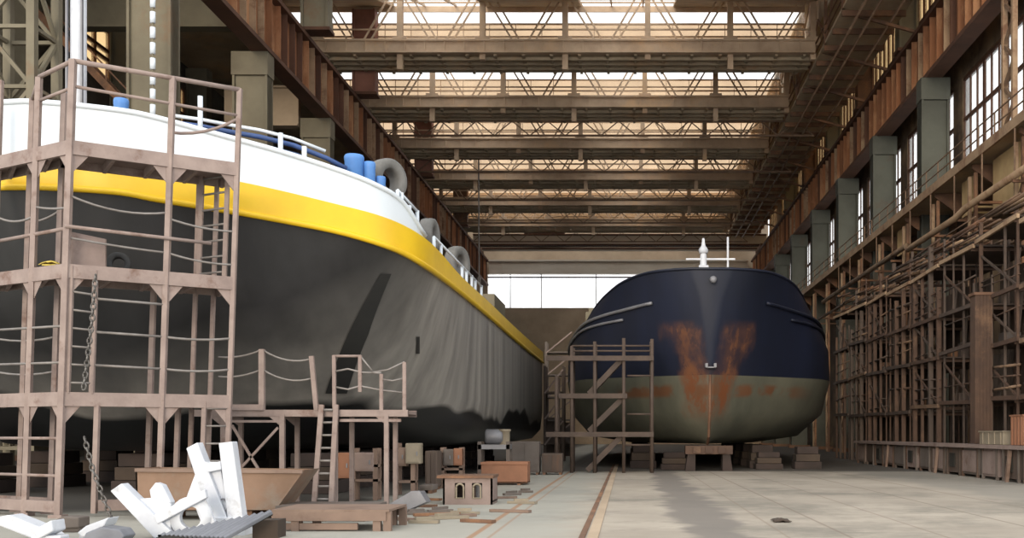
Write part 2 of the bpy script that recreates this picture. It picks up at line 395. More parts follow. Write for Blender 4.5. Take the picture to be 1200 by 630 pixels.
# ---------------------------------------------------------------- crane girders and columns
def girder(x, y0, y1, label, s):
    t = thing('crane_girder', (x, y0, zh(21.4)), label, 'girder', 'crane girders')
    MB().box(x - .08, x + .08, y0, y1, zh(21.5), zh(24.9)).build('web_plate', 'girder rust', t)
    MB().box(x - .55, x + .55, y0, y1, zh(24.75), zh(25)).build('top_flange', 'girder flange', t)
    MB().box(x - .5, x + .5, y0, y1, zh(21.35), zh(21.6)).build('bottom_flange', 'girder flange', t)
    n = 90; st_ = (y1 - y0) / n
    for i in range(n):
        y = y0 + i * st_ + R.uniform(-.12, .12)
        MB().box(x - .42, x + .42, y, y + .07, zh(21.6), zh(24.75)).build('stiffener', R.choice(['girder rust', 'girder rust', 'girder flange', 'pale edge steel']), t)
    MB().box(x - .06, x + .06, y0, y1, zh(25), zh(25.15)).build('crane_rail', 'grey steel', t)
    return t
girder(-20.5, 30, 154, 'long rusty crane girder with stiffeners above the yellow-banded ship', -1)
girder(18.4, 34, 154, 'long orange-rusty crane girder along the right windowed wall', 1)

def column(x, y, w, m, label, group, top=21.35, low=0):
    t = thing('crane_column', (x, y, low), label, 'column', group)
    g = MB(); g.box(x - w / 2, x + w / 2, y - .35, y + .35, low + .3, zh(top) - 1.3)
    for s in (-1, 1): g.box(x + s * w / 2 - .12 * (s > 0) , x + s * w / 2 + .12 * (s < 0), y - .5, y + .5, low + .3, zh(top) - 1.3)
    g.build('shaft', m, t)
    MB().prism([(x - w / 2 - .05, y - .55, zh(top) - 1.3), (x + w / 2 + .05, y - .55, zh(top) - 1.3), (x + w / 2 + .05, y - .55, zh(top)), (x - w / 2 - .05, y - .55, zh(top))], (0, 1.1, 0)).build('head', m, t)
    MB().box(x - w / 2 - .3, x + w / 2 + .3, y - .6, y + .6, low, low + .3).build('base_plate', 'rusty steel', t)
    return t
c0 = None
for k in range(7):
    y = 64.5 + 12.6 * k
    lab = 'grey-green crane column under the right girder, %s from the camera' % ORD[k]
    if c0 is None: c0 = column(18.5, y, 1.65, 'green grey steel', lab, 'right crane columns')
    else: dup(c0, (0, 12.6 * k, 0), lab)
c1 = None
for k in range(8):
    lab = 'olive crane column behind the yellow-banded ship, %s along the row from the camera' % ORD[k]
    if c1 is None: c1 = column(-21.1, 47.5, 1.95, 'olive steel', lab, 'left crane columns')
    else: dup(c1, (0, 12.6 * k, 0), lab)
# upper columns that carry the roof, standing on the girders
def upcol(x, y, w, z1, m, label, low=25.15):
    t = thing('roof_column', (x, y, zh(low)), label, 'column', 'upper roof columns')
    g = MB(); g.box(x - w / 2, x + w / 2, y - .4, y + .4, zh(low) + .2, zh(z1)); g.build('shaft', m, t)
    g = MB(); g.box(x - w / 2 - .2, x + w / 2 + .2, y - .6, y + .6, zh(low), zh(low) + .2); g.build('base_plate', 'girder flange', t)
    g = MB()
    for s in (-1, 1): g.box(x + s * (w / 2) - .08, x + s * (w / 2) + .08, y - .55, y + .55, zh(low) + .2, zh(z1))
    g.build('flange', m, t)
for i, (px, y, m, nm) in enumerate(((371, 67, 'olive steel', 'olive roof column standing on the left girder, in front of the brick-red ones'),
                                (428, 79.6, 'brick red paint', 'wide brick-red roof column on the left girder, the nearer of two'),
                                (497, 104.8, 'brick red paint', 'brick-red roof column on the left girder, the farther of two'),
                                (540, 130, 'rusty steel', 'rusty roof column on the left girder close to the far end of the hall'))):
    upcol((px - VX) * y / F, y, 1.55, 31.5, m, nm)
for k in range(6):
    y = 58 + 12.6 * k
    upcol(18.5, y, 1.1, 31.9, 'olive steel' if k % 2 else 'rusty steel', 'roof column standing on the right girder, %s from the camera' % ORD[k])

# right wall windows: lower band between walkway and girder, upper band above the girder
wn = 13
for k in range(-1, 8):
    y0 = 52.9 + 12.6 * k; y1 = y0 + 10.8
    fr = MB()
    for i in range(10):
        y = y0 + i * (y1 - y0) / 9; q = .16 if i % 3 == 0 else .05; fr.box(20.08, 20.2, y - q, y + q, zh(13.6), zh(21.2))
    for z in (13.7, 16.2, 18.7, 21.1): fr.box(20.05, 20.22, y0, y1, zh(z) - .1, zh(z) + .1)
    w = st(fr.build('window_%d' % wn, 'girder flange')); wn += 1
    MB().box(20.15, 20.18, y0, y1, zh(13.6), zh(21.2)).build('pane', 'dirty pane', w)
    y0 = 52 + 12.6 * k + 2.2; y1 = y0 + 8.2
    fr = MB()
    for i in range(7):
        y = y0 + i * (y1 - y0) / 6; fr.box(20.05, 20.3, y - .09, y + .09, zh(25.2), zh(31))
    for z in (25.3, 28.1, 30.9): fr.box(20.02, 20.32, y0, y1, zh(z) - .1, zh(z) + .1)
    w = st(fr.build('window_%d' % wn, 'girder flange')); wn += 1
    MB().box(20.15, 20.18, y0, y1, zh(25.2), zh(31)).build('pane', 'warm pane', w)
for (y0, y1) in ((70.5, 76.5), (84.5, 87), (120, 124)):
    fr = MB()
    for z in (24.5, 26.0, 26.6, 28): fr.box(-36.4, -36.1, y0, y1, zh(z) - .1, zh(z) + .1)
    for i in range(4): fr.box(-36.4, -36.1, y0 + i * (y1 - y0) / 3 - .07, y0 + i * (y1 - y0) / 3 + .07, zh(24.5), zh(28))
    w = st(fr.build('window_%d' % wn, 'girder flange')); wn += 1
    MB().box(-36.25, -36.22, y0, y1, zh(24.5), zh(28)).build('pane', 'warm pane', w)

# crane walkway on the right wall
t = thing('crane_walkway', (18.2, 34, zh(13.0)), 'rust-edged walkway running along the right wall below the tall windows', 'walkway')
MB().box(16.6, 19.95, 34, 140, zh(13.15), zh(13.35)).build('deck', 'dark roof steel', t)
MB().box(16.5, 16.62, 34, 140, zh(13.05), zh(13.5)).build('edge_beam', 'pale edge steel', t)
g = MB()
for z in (13.95, 14.5): g.bar((16.6, 34, zh(z)), (16.6, 140, zh(z)), .05)
g.build('handrail', 'pipe rust', t)
for i in range(36): MB().bar((16.6, 35 + 2.2 * i, zh(13.4)), (16.6, 35 + 2.2 * i, zh(14.5)), .06).build('rail_post', 'pipe rust', t)
for i in range(16):
    y = 39.3 + 6.3 * i
    MB().prism([(16.8, y, zh(13.1)), (19.95, y, zh(13.1)), (19.95, y, zh(10.9)), (19.6, y, zh(10.9)), (16.8, y, zh(12.9))], (0, .15, 0)).build('bracket', 'rusty steel', t)

# ---------------------------------------------------------------- left bay
t = thing('lattice_mast', (-21.4, 38, 0), 'olive lattice crane mast rising behind the bow of the yellow-banded ship', 'mast')
cs = [(-22.5, 37.2), (-20.75, 37.2), (-20.75, 38.8), (-22.5, 38.8)]
for x, y in cs: MB().box(x - .14, x + .14, y - .14, y + .14, 0, 20).build('chord', 'olive steel', t)
for i in range(9):
    z = 1 + i * 2.1
    for j in range(4):
        a = cs[j]; c = cs[(j + 1) % 4]; z0, z1 = (z, z + 2.1) if (i + j) % 2 else (z + 2.1, z)
        g = MB(); g.bar((*a, z0), (*c, z1), .13); g.bar((*a, z), (*c, z), .13); g.build('lacing', 'olive steel', t)
g = MB()
for i in range(4): g.prism([(-30, 52 + i * .02, zh(17 + i)), (-21.9, 52 + i * .02, zh(17 + i)), (-21.9, 52 + i * .02, zh(17.4 + i)), (-30, 52 + i * .02, zh(17.4 + i))], (0, .3, 0))
for k, (y, z0, z1, m, nm) in enumerate(((72, 20.9, 23.3, 'beige wall', 'pale ochre cross beam between left-bay columns behind the blue ship railing'),
                                    (64, 24.5, 26.2, 'olive steel', 'olive cross beam high in the dark left bay'),
                                    (98, 18, 20, 'dark plaster', 'dark cross beam deep in the left bay'))):
    xl = -27.2 if k == 0 else -35.9
    g = MB(); g.box(xl, -22.2, y, y + .5, zh(z0), zh(z1)); g.box(xl, -22.2, y - .2, y + .7, zh(z0) - .15, zh(z0)); g.box(xl, -22.2, y - .2, y + .7, zh(z1), zh(z1) + .15)
    tag(g.build('cross_beam', m), nm, 'beam', 'left bay cross beams')
c2 = None
for k in range(5):
    lab = 'dark column against the far wall of the left bay, %s from the camera' % ORD[k]
    if c2 is None: c2 = column(-34.2, 60, 1.6, 'olive steel', lab, 'left bay wall columns', top=29)
    else: dup(c2, (0, 12.6 * k, 0), lab)
t = thing('stair_flight', (-27, 60, 0), 'dim steel stair flight rising in the left bay behind the white ship mast', 'stair')
MB().bar((-33.5, 60, zh(24)), (-24, 60, zh(14)), .2, .4).build('stringer', 'rusty steel', t)
MB().bar((-33.5, 61, zh(24)), (-24, 61, zh(14)), .2, .4).build('stringer', 'rusty steel', t)
MB().bar((-33.5, 60, zh(25)), (-24, 60, zh(15)), .08).build('handrail', 'rusty steel', t)
for i in range(8): MB().bar((-33.2 + i * 1.3, 60, zh(23.7 - i * 1.37)), (-33.2 + i * 1.3, 60, zh(24.7 - i * 1.37)), .08).build('baluster', 'rusty steel', t)
MB().box(-24.6, -23.4, 59.8, 61.2, 0, zh(14)).build('support', 'dark plaster', t)

# overhead crane at the far end
t = thing('bridge_crane', (-1, 146, zh(25.1)), 'pale double-girder bridge crane spanning the far end of the hall', 'crane')
MB().box(-20.9, 18.9, 144.6, 145.4, zh(25.5), zh(26.9)).build('bridge_beam', 'concrete beam', t)
MB().box(-20.9, 18.9, 147.2, 148, zh(25.3), zh(26.3)).build('bridge_beam', 'concrete beam', t)
for y0, z0, z1 in ((144.4, 25.6, 26.95), (147.0, 25.55, 26.35)):
    for z in (z0, z1): MB().box(-20.9, 18.9, y0, y0 + 1.2, zh(z) - .1, zh(z) + .1).build('flange', 'girder flange', t)
for x in (-20.5, 18.4): MB().box(x - .5, x + .5, 143.5, 149, zh(25.15), zh(25.6)).build('end_carriage', 'rusty steel', t)
MB().box(-14, -8.6, 145, 147.4, zh(26.9), zh(27.8)).build('trolley', 'girder flange', t)
g = MB(); g.box(-19.8, 17.3, 152.5, 153.3, zh(22.9), zh(24.6)); g.box(-19.8, 17.3, 152.2, 154.99, zh(24.6), zh(24.85))
for i in range(7): g.box(-18 + i * 5.5, -17.7 + i * 5.5, 152.4, 153.4, zh(22.9), zh(24.6))
st(g.build('trim_1', 'concrete beam'))
g = MB(); g.tube([P(561, 186, 104.3), P(561.5, 325, 104.3)], .08, 6); g.tube([P(561.5, 325, 104.3), P(561.5, 331, 104.3)], .2, 6)
tag(g.build('hanging_cable', 'galvanised tube'), 'thin pale cable hanging from the roof above the railing of the yellow-banded ship', 'cable')

# ---------------------------------------------------------------- yellow-banded ship
def cr(pts, sub):                      # Catmull-Rom through rows of values
    out = []; n = len(pts)
    for i in range(n - 1):
        p0, p1, p2, p3 = pts[max(i - 1, 0)], pts[i], pts[i + 1], pts[min(i + 2, n - 1)]
        for s in range(sub):
            t = s / sub
            out.append([.5 * (2 * b + (c - a) * t + (2 * a - 5 * b + 4 * c - e) * t * t + (3 * b - a - 3 * c + e) * t ** 3) for a, b, c, e in zip(p0, p1, p2, p3)])
    out.append(list(pts[-1])); return out
XC = -12.2
ctl = [(29, 21.6, 221, 183, 119), (69, 21.62, 222, 184, 121.5), (140, 21.8, 227, 190, 129.5), (183, 22.0, 235, 196, 138), (264, 22.4, 248, 210, 160),
       (326, 22.7, 259, 223, 177), (392, 23.1, 272, 239, 198), (438, 23.5, 285, 251, 216), (471, 24.2, 298, 264, 237), (497, 25.2, 313.5, 280, 276),
       (515, 27.3, 326, 297, 296), (540, 30.8, 345, 325, 324), (575, 37.5, 374, 357, 356), (600, 44.4, 396, 381, 380), (629, 56.6, 420, 407, 406), (635.5, 60.3, 425, 412, 411)]
rows = []
for px, d, kn, yt, wt in ctl:
    rows.append([(px - VX) * d / F, d, (VY - kn) * d / F, (VY - yt) * d / F, (VY - wt) * d / F])
rows[0][0] = XC
ST = cr(rows, 4)
def low(i, f):                          # a level below the knuckle: f = (aft shift, narrowing, ZH)
    x, d = ST[i][0], ST[i][1]
    g_ = max(0., min(1., (36 - d) / 13.5)); g_ = g_ * g_ * (3 - 2 * g_)
    return Vector((XC + (x - XC) * (1 - f[1] * g_ - f[3]), d + f[0] * g_, zh(f[2])))
LV = [(4.6, .45, -.42, .22), (4.2, .34, -.25, .08), (3.5, .26, .25, .015), (2.6, .18, 1.1, 0), (1.5, .09, 2.3, 0), (.6, .035, 3.4, 0)]
NS = len(ST)
def level(j):
    if j < 6: return [low(i, LV[j]) for i in range(NS)]
    return [Vector((ST[i][0], ST[i][1], zh(ST[i][2 + j - 6]))) for i in range(NS)]
lev = [level(j) for j in range(9)]
for i in range(NS):                     # keep the lower levels under the knuckle where the sheer runs low
    for j in range(6): lev[j][i].z = min(lev[j][i].z, lev[6][i].z - .25 * (6 - j))
mir = lambda v: Vector((2 * XC - v.x, v.y, v.z))
full = lambda l: [mir(v) for v in reversed(l[1:])] + list(l)
ship = thing('cargo_ship', (XC, 40, 0), 'large black-hulled ship with yellow band and white bow bulwark', 'ship')
g = MB(); g.grid([full(l) for l in lev[:7]])
b0 = full(lev[0]); g.add(b0, [tuple(range(len(b0)))])
g.add([full(l)[0] for l in lev[:7]] + [full(l)[-1] for l in reversed(lev[:7])], [tuple(range(14))])
g.build('hull', 'black hull paint', ship, True)
def out(l, e):                          # move a level outward from the hull by e
    r = []
    for i, v in enumerate(l):
        a = l[max(i - 1, 0)]; c = l[min(i + 1, len(l) - 1)]; t_ = (c - a); n = Vector((-t_.y, t_.x, 0)) * -1
        if n.length > 0: n.normalize()
        r.append(v + n * e)
    r[0].x = XC if abs(l[0].x - XC) < .01 else r[0].x
    return r
yb = [v for v in out(lev[6], .05)]; yt_ = out(lev[7], .05)
g = MB(); g.grid([full(yb), full(yt_)]); g.grid([full(lev[6]), full(yb)]); g.grid([full(yt_), full(lev[7])]); g.build('sheer_band', 'yellow paint', ship, True)['label'] = 'yellow band along the sheer'
g = MB(); g.tube([v + Vector((0, 0, .02)) for v in full(out(lev[6], .06))], .07, 6); g.build('rub_rail', 'yellow paint', ship, True)
kw = [i for i in range(NS) if ST[i][0] <= -4.79 or ST[i][1] < 25.4]; ke = 37
wl_, wt_ = out(lev[7][:ke], .0), out(lev[8][:ke], .02)
wi_ = out(lev[7][:ke], -.06), out(lev[8][:ke], -.05)
g = MB(); g.grid([full(wl_), full(wt_)]); g.grid([full(w_) for w_ in wi_]); bo = g.build('bulwark', 'white paint', ship, True); bo['label'] = 'white bow bulwark'
g = MB(); g.tube([v for v in full(wt_)], .06, 6); g.build('cap_rail', 'white paint', ship, True)
dk = [Vector((v.x, v.y, v.z - .04)) for v in lev[7]]
g = MB(); g.grid([[mir(v) for v in dk], dk]); g.build('deck', 'deck paint', ship)
# dark streak laid down the hull: follow the hull surface under two lines of sight
tri = []
for j in range(1, 6):
    for i in range(NS - 1): tri.append((lev[j][i], lev[j][i + 1], lev[j + 1][i + 1], lev[j + 1][i]))
eye = Vector((0, 0, H))
from mathutils.geometry import intersect_ray_tri
def hull_at(px, py, e=.02):
    dv = P(px, py, 10) - eye; best = None
    for q in tri:
        for a, b_, c in ((q[0], q[1], q[2]), (q[0], q[2], q[3])):
            h = intersect_ray_tri(a, b_, c, dv, eye, True)
            if h and (best is None or (h - eye).length < (best[0] - eye).length): best = (h, (b_ - a).cross(c - a).normalized())
    if best is None: return None
    n = best[1] if best[1].dot(dv) < 0 else -best[1]
    return best[0] + n * e
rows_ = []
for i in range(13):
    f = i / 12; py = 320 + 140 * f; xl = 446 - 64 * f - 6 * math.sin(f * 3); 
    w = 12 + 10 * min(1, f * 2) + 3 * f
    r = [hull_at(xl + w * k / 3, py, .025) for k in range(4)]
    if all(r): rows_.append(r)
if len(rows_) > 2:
    g = MB(); g.grid(rows_); g.build('dark_streak', 'dark hull mark', ship, True)['label'] = 'dark slanting streak on the grey-black side'
for i, (px, py, w, h_) in enumerate(((489, 404, 2, 10), (37, 395, 5, 3), (37, 408, 5, 3), (37, 421, 5, 3), (37, 434, 5, 3))):
    q = [hull_at(px + a, py + b_, .02) for a, b_ in ((-w, -h_), (w, -h_), (w, h_), (-w, h_))]
    if all(q):
        g = MB(); g.add(q, [(0, 1, 2, 3)]); o = g.build('scuff_mark' if i == 0 else 'draught_mark', 'dark hull mark' if i == 0 else 'dark blue paint', ship)
# deck fittings
def st_at(px):                          # bulwark top point seen at px
    for i in range(NS - 1):
        a, c = lev[8][i], lev[8][i + 1]
        pa, pc = VX + a.x * F / a.y, VX + c.x * F / c.y
        if pa <= px <= pc:
            return a.lerp(c, (px - pa) / max(1e-6, pc - pa))
def drum(px, w, ytop, inset=.7, m='blue paint', nm='vent_drum'):
    v = st_at(px); y = v.y + inset; x = (px - VX) * y / F; r = w / 2 * y / F; zt = H + (VY - ytop) * y / F
    g = MB(); g.lathe((x, y, 0), [(0, zt), (r * .9, zt), (r, zt - .04), (r, zt - .12), (r * .96, zt - .14), (r * .96, v.z - .9), (0, v.z - .9)], 18)
    o = g.build(nm, m, ship, True); return o
drum(142, 17, 116, .8); drum(415, 23, 182, .8); drum(433, 14, 190, .7); drum(446, 12, 207, .7)
mast = MB(); y = 27.0; x = (92 - VX) * y / F
mast.tube([(x, y, zh(5.2)), (x, y, zh(13.5))], .19, 12); mo = mast.build('mast', 'dirty white paint', ship, True)
g = MB()
for s in (-.19, .19): g.box(x + s - .02, x + s + .02, y - .24, y - .16, zh(5.4), zh(13.5))
g.build('mast_track', 'grey steel', mo)
def blue_rail(pts, r, m='dark blue paint', nm='deck_rail'):
    g = MB(); g.tube(pts, r, 6); return g.build(nm, m, ship, True)
rr = []
for px, up in ((196, .12), (230, .2), (262, .25), (300, .32), (340, .35), (380, .3), (404, .22)):
    v = st_at(px); rr.append(v + Vector((-.1, .55, up)))
blue_rail(rr, .055); blue_rail([v + Vector((-.1, .25, .22)) for v in rr[:6]], .04, 'white paint'); blue_rail([v + Vector((0, .1, -.17)) for v in rr], .05)
for px, hgt in ((233, .75), (328, .45), (356, .32)):
    v = st_at(px); g = MB(); g.tube([v + Vector((-.05, .2, -.2)), v + Vector((-.05, .2, hgt))], .055, 8); g.build('stanchion', 'white paint', ship, True)
for px, top in ((473, 222), (478, 225), (487, 240), (496, 246), (515, 277), (523, 285), (547, 312), (552, 317), (558, 322), (562, 328), (569, 334)):
    v = st_at(px); zt = H + (VY - top) * v.y / F
    g = MB(); g.tube([v + Vector((-.15, .05, -.3)), Vector((v.x - .15, v.y + .05, zt))], .045, 6); g.build('stanchion', 'white paint', ship, True)
for a, c, za, zc in ((473, 496, 222, 247), (515, 569, 277, 335)):
    va, vc = st_at(a), st_at(c)
    g = MB(); g.tube([Vector((va.x - .15, va.y + .05, H + (VY - za) * va.y / F)), Vector((vc.x - .15, vc.y + .05, H + (VY - zc) * vc.y / F))], .035, 6); g.build('guard_rail', 'white paint', ship, True)
# far deck gear
g = MB(); g.box(-7.6, -5.6, 45, 49, zh(4.1), zh(5.9)); g.box(-7.4, -5.9, 50, 52, zh(3.9), zh(5.2)); g.build('deck_house', 'olive steel', ship)
for i in range(9):
    x = -5.2 - R.random() * .3; y = 42 + i * 1.9; z = 4.2 - .02 * i
    g = MB(); g.tube([(x, y, zh(z - .4)), (x, y, zh(z + .5 + R.random() * .5))], .08, 6); g.build('bollard', R.choice(['grey steel', 'dirty white paint', 'pipe rust']), ship, True)
# tyres hung on the rail as fenders
def tyre(c, ro, w, ax, label, m='tyre rubber'):
    c = Vector(c); ax = Vector(ax).normalized(); u = ax.cross(Vector((0, 0, 1))).normalized(); v = u.cross(ax)
    prof = [(ro * .55, -w * .5), (ro * .85, -w * .55), (ro * .97, -w * .45), (ro, -w * .2), (ro, w * .2), (ro * .97, w * .45), (ro * .85, w * .55), (ro * .55, w * .5), (ro * .5, w * .3), (ro * .5, -w * .3)]
    n = 28; g = MB(); rws = []
    for i in range(n + 1):
        t_ = 2 * math.pi * i / n
        rws.append([c + (u * math.cos(t_) + v * math.sin(t_)) * r + ax * h_ for r, h_ in prof + prof[:1]])
    g.grid(rws)
    return tag(g.build('fender_tyre', m, None, True), label, 'tyre', 'fender tyres')
for px, x, r, py, lab in ((503, -5.3, .46, 276, 'grey fender tyre on the yellow-banded ship, the nearer of two'),
                       (536, -5.4, .56, 309, 'grey fender tyre on the yellow-banded ship, the farther of two')):
    y = x * F / (px - VX); tyre((x, y, H + (VY - py) * y / F), r, .34, (1, -.12 if px < 520 else -.42, 0), lab)
v = st_at(450); y = v.y + 1.6; x = (453 - VX) * y / F; zc_ = H + (VY - 211) * y / F
MB().box(x - .3, x + .3, y - .3, y + .3, v.z - 1.2, zc_ - .51).build('locker', 'dark blue paint', ship)
tyre((x, y, zc_), .5, .4, (1, -.75, 0), 'big dark fender tyre standing behind the three blue drums on the white bow')
g = MB(); n = 14; x = (179 - VX) * 29 / F
for i in range(n):
    z0 = zh(7.8) + i * .42; g.tube([(x, 29, z0), (x, 29, z0 + .3)], .075, 8)
hl = thing('signal_halyard', (x, 29, zh(7.0)), 'white segmented line hanging straight down behind the scaffold rail to the white bow', 'line')
g.build('white_float', 'white paint', hl, True)
MB().tube([(x, 29, zh(5.2)), (x, 29, zh(13.8))], .035, 6).build('rope', 'olive steel', hl)

# ---------------------------------------------------------------- dark ship
DX = 3.3
D2 = [  # d, then hb at keel, bilge, low, waterline, mid, line, top; ZH of line, top
    (41.7, .04, .05, .06, .08, .12, .35, .75, 5.35, 6.45),
    (42.1, .06, .3, .5, .75, 1.0, 1.3, 1.75, 5.3, 6.45),
    (42.8, .1, .8, 1.4, 1.9, 2.1, 2.25, 2.6, 5.25, 6.42),
    (44.0, .25, 1.8, 2.8, 3.4, 3.5, 3.4, 3.45, 5.1, 6.26),
    (45.4, .6, 2.9, 4.2, 4.9, 4.9, 4.4, 4.05, 4.98, 6.02),
    (47.2, 1.3, 3.9, 5.2, 5.7, 5.6, 5.15, 4.6, 4.85, 5.72),
    (49.5, 2.2, 4.6, 5.75, 6.05, 6.0, 5.7, 5.1, 4.55, 5.3),
    (52.5, 2.9, 5.0, 5.95, 6.15, 6.15, 6.1, 5.5, 4.2, 4.95),
    (57, 3.3, 5.2, 6.0, 6.15, 6.15, 6.15, 5.9, 4.0, 4.7),
    (70, 3.4, 5.3, 6.0, 6.15, 6.15, 6.15, 6.0, 3.9, 4.6),
    (84, 3.0, 5.0, 5.8, 6.0, 6.0, 6.0, 5.9, 4.1, 5.1)]
D2 = cr([list(r) for r in D2], 4)
shift = [2.2, 1.5, 1.0, .75, .4, .12, 0]
def dlev(j):
    r_ = []
    for s in D2:
        z = [-.42, -.1, .9, 2.35, 3.7, s[8], s[9]][j]
        g_ = max(0, 1 - (s[0] - 41.7) / 10)
        r_.append(Vector((DX - s[1 + j], s[0] + shift[j] * g_, zh(z))))
    return r_
dl = [dlev(j) for j in range(7)]
dmir = lambda v: Vector((2 * DX - v.x, v.y, v.z))
dfull = lambda l: list(reversed(l)) + [dmir(v) for v in l]
ds = thing('barge_ship', (DX, 60, 0), 'navy blue ship seen bow-on with rust fans under its bow and grey-green bottom', 'ship')
# navy topsides with two rust fans
def rust_hull(name, c1, c2, drop, rustcol, zlo, zhi, amt):
    m = mat(name, c1, c2, .5, .5, stretch=(1, 1, .25)); nt = m.node_tree; N = nt.nodes; L = nt.links; b = N['Principled BSDF']
    src = b.inputs['Base Color'].links[0].from_socket
    def M(op, *a):
        n = N.new('ShaderNodeMath'); n.operation = op
        for i, v in enumerate(a):
            if isinstance(v, (int, float)): n.inputs[i].default_value = v
            else: L.new(v, n.inputs[i])
        return n.outputs[0]
    def S(v, lo, hi):
        mr = N.new('ShaderNodeMapRange'); mr.interpolation_type = 'SMOOTHSTEP'; mr.inputs[1].default_value = lo; mr.inputs[2].default_value = hi
        L.new(v, mr.inputs[0]); return mr.outputs[0]
    tc = N.new('ShaderNodeTexCoord'); sp = N.new('ShaderNodeSeparateXYZ'); L.new(tc.outputs['Object'], sp.inputs[0])
    no = N.new('ShaderNodeTexNoise'); no.inputs['Scale'].default_value = 1.3; no.inputs['Detail'].default_value = 7
    mp = N.new('ShaderNodeMapping'); mp.inputs['Scale'].default_value = (1, 1, .45); L.new(tc.outputs['Object'], mp.inputs[0]); L.new(mp.outputs[0], no.inputs[0])
    ax = M('ABSOLUTE', sp.outputs[0]); zc = M('SUBTRACT', sp.outputs[2], H)
    cen = M('MULTIPLY_ADD', zc, .30, -.04)                       # fan leans away from the stem going up
    dist = M('ABSOLUTE', M('SUBTRACT', ax, cen))
    f = M('SUBTRACT', 1.0, S(M('ADD', dist, M('MULTIPLY_ADD', no.outputs[0], 1.7, -.85)), .1, .8))
    f = M('MULTIPLY', f, M('MULTIPLY', S(zc, zlo, zlo + 1.0), M('SUBTRACT', 1.0, S(zc, zhi - .6, zhi))))
    n4 = N.new('ShaderNodeTexNoise'); n4.inputs['Scale'].default_value = 2.2; n4.inputs['Detail'].default_value = 8; n4.inputs['Roughness'].default_value = .7; L.new(mp.outputs[0], n4.inputs[0])
    f = M('MULTIPLY', f, M('MULTIPLY_ADD', S(n4.outputs[0], .42, .58), .65, .35))
    f = M('MULTIPLY', f, amt)
    mx = N.new('ShaderNodeMix'); mx.data_type = 'RGBA'; L.new(f, mx.inputs['Factor']); L.new(src, mx.inputs[6]); mx.inputs[7].default_value = (*rustcol, 1)
    if drop:                                                      # rust line along the old waterline
        no2 = N.new('ShaderNodeTexNoise'); no2.inputs['Scale'].default_value = .9; no2.inputs['Detail'].default_value = 6; L.new(tc.outputs['Object'], no2.inputs[0])
        f2 = M('MULTIPLY', M('SUBTRACT', 1.0, S(M('ABSOLUTE', M('SUBTRACT', zc, 1.75)), .12, .35)), S(no2.outputs[0], .46, .6))
        f2 = M('MULTIPLY', f2, M('SUBTRACT', 1.0, S(ax, 3.0, 5.0)))
        mx2 = N.new('ShaderNodeMix'); mx2.data_type = 'RGBA'; L.new(f2, mx2.inputs['Factor']); L.new(mx.outputs[2], mx2.inputs[6]); mx2.inputs[7].default_value = (.13, .06, .03, 1)
        mx = mx2
    L.new(mx.outputs[2], b.inputs['Base Color'])
    return m
rust_hull('navy paint', (.009, .0125, .029), (.006, .008, .016), False, (.15, .06, .026), 1.5, 4.6, .95)
rust_hull('antifouling paint', (.125, .122, .09), (.07, .072, .055), True, (.15, .05, .018), .2, 6, .95)
rust_hull('sea green bottom', (.13, .135, .105), (.085, .09, .07), False, (.17, .075, .035), .2, 6, .0)
g = MB(); g.grid([dfull(l) for l in dl[3:7]]); g.add([dfull(l)[0] for l in dl[3:6]] + [dfull(l)[-1] for l in reversed(dl[3:6])], [tuple(range(6))]); g.build('topside', 'navy paint', ds, True)['label'] = 'navy blue topsides with rust fans'
g = MB(); g.grid([dfull(l) for l in dl[:4]]); bb = dfull(dl[0]); g.add(bb, [tuple(range(len(bb)))]); g.build('bottom', 'antifouling paint', ds, True)['label'] = 'grey-green bottom paint'
g = MB(); g.grid([[v + (Vector((DX, 60, v.z)) - v).normalized() * .1 for v in dfull(l)] for l in dl[5:7]]); g.build('bulwark_lining', 'navy paint', ds, True)
g = MB(); g.tube(dfull(dl[6]), .06, 6); g.build('cap_rail', 'navy paint', ds, True)
dk = dl[5]; g = MB(); g.grid([[v + Vector((0, 0, .02)) for v in dk], [dmir(v) + Vector((0, 0, .02)) for v in dk]]); g.build('deck', 'deck paint', ds)
for s in (0, 1):
    f_ = (lambda v: v) if s == 0 else dmir
    pts = [f_(v) + Vector(((-.06 if s == 0 else .06), -.03, 0)) for v in dl[5][8:]]
    g = MB(); g.tube(pts, .07, 6); g.build('rub_rail', 'grey steel' if s == 0 else 'navy paint', ds, True)
    pts = [f_(a.lerp(c, .72)) + Vector(((-.06 if s == 0 else .06), -.03, 0)) for a, c in zip(dl[4][12:], dl[5][12:])]
    g = MB(); g.tube(pts, .06, 6); g.build('rub_rail', 'grey steel' if s == 0 else 'navy paint', ds, True)
g = MB(); g.tube([v + Vector((0, -.03, 0)) for v in [Vector((DX, dl[j][0].y, dl[j][0].z)) for j in range(0, 4)]], .06, 6); g.build('stem_bar', 'rusty steel', ds)
g = MB(); g.lathe((DX + .05, 41.42, zh(6.0)), [(0, -.0), (.08, .0), (.14, .05), (.14, .12), (.08, .16), (.08, .4)], 14, 'y'); g.build('fairlead', 'grey steel', ds, True)
g = MB(); g.box(DX - .2, DX + .2, 42.05, 42.4, zh(2.6), zh(2.65)); g.box(DX - .22, DX - .12, 42.0, 42.4, zh(2.62), zh(2.78)); g.box(DX + .12, DX + .22, 42.0, 42.4, zh(2.62), zh(2.78)); g.build('draught_mark', 'grey steel', ds)
for x, w in ((DX - 2.2, .5), (DX - 1.5, .5), (DX + 1.4, .4), (DX + 1.9, .5)): MB().box(x - w / 2, x + w / 2, 44.6, 45.1, zh(6.2), zh(6.65)).build('bollard', 'girder flange', ds)
mt = MB(); mt.tube([(3.18, 44.5, zh(5.1)), (3.18, 44.5, zh(7.4)), (3.18, 44.5, zh(8.15))], [.16, .14, .05], 10); mo = mt.build('mast', 'dirty white paint', ds, True)
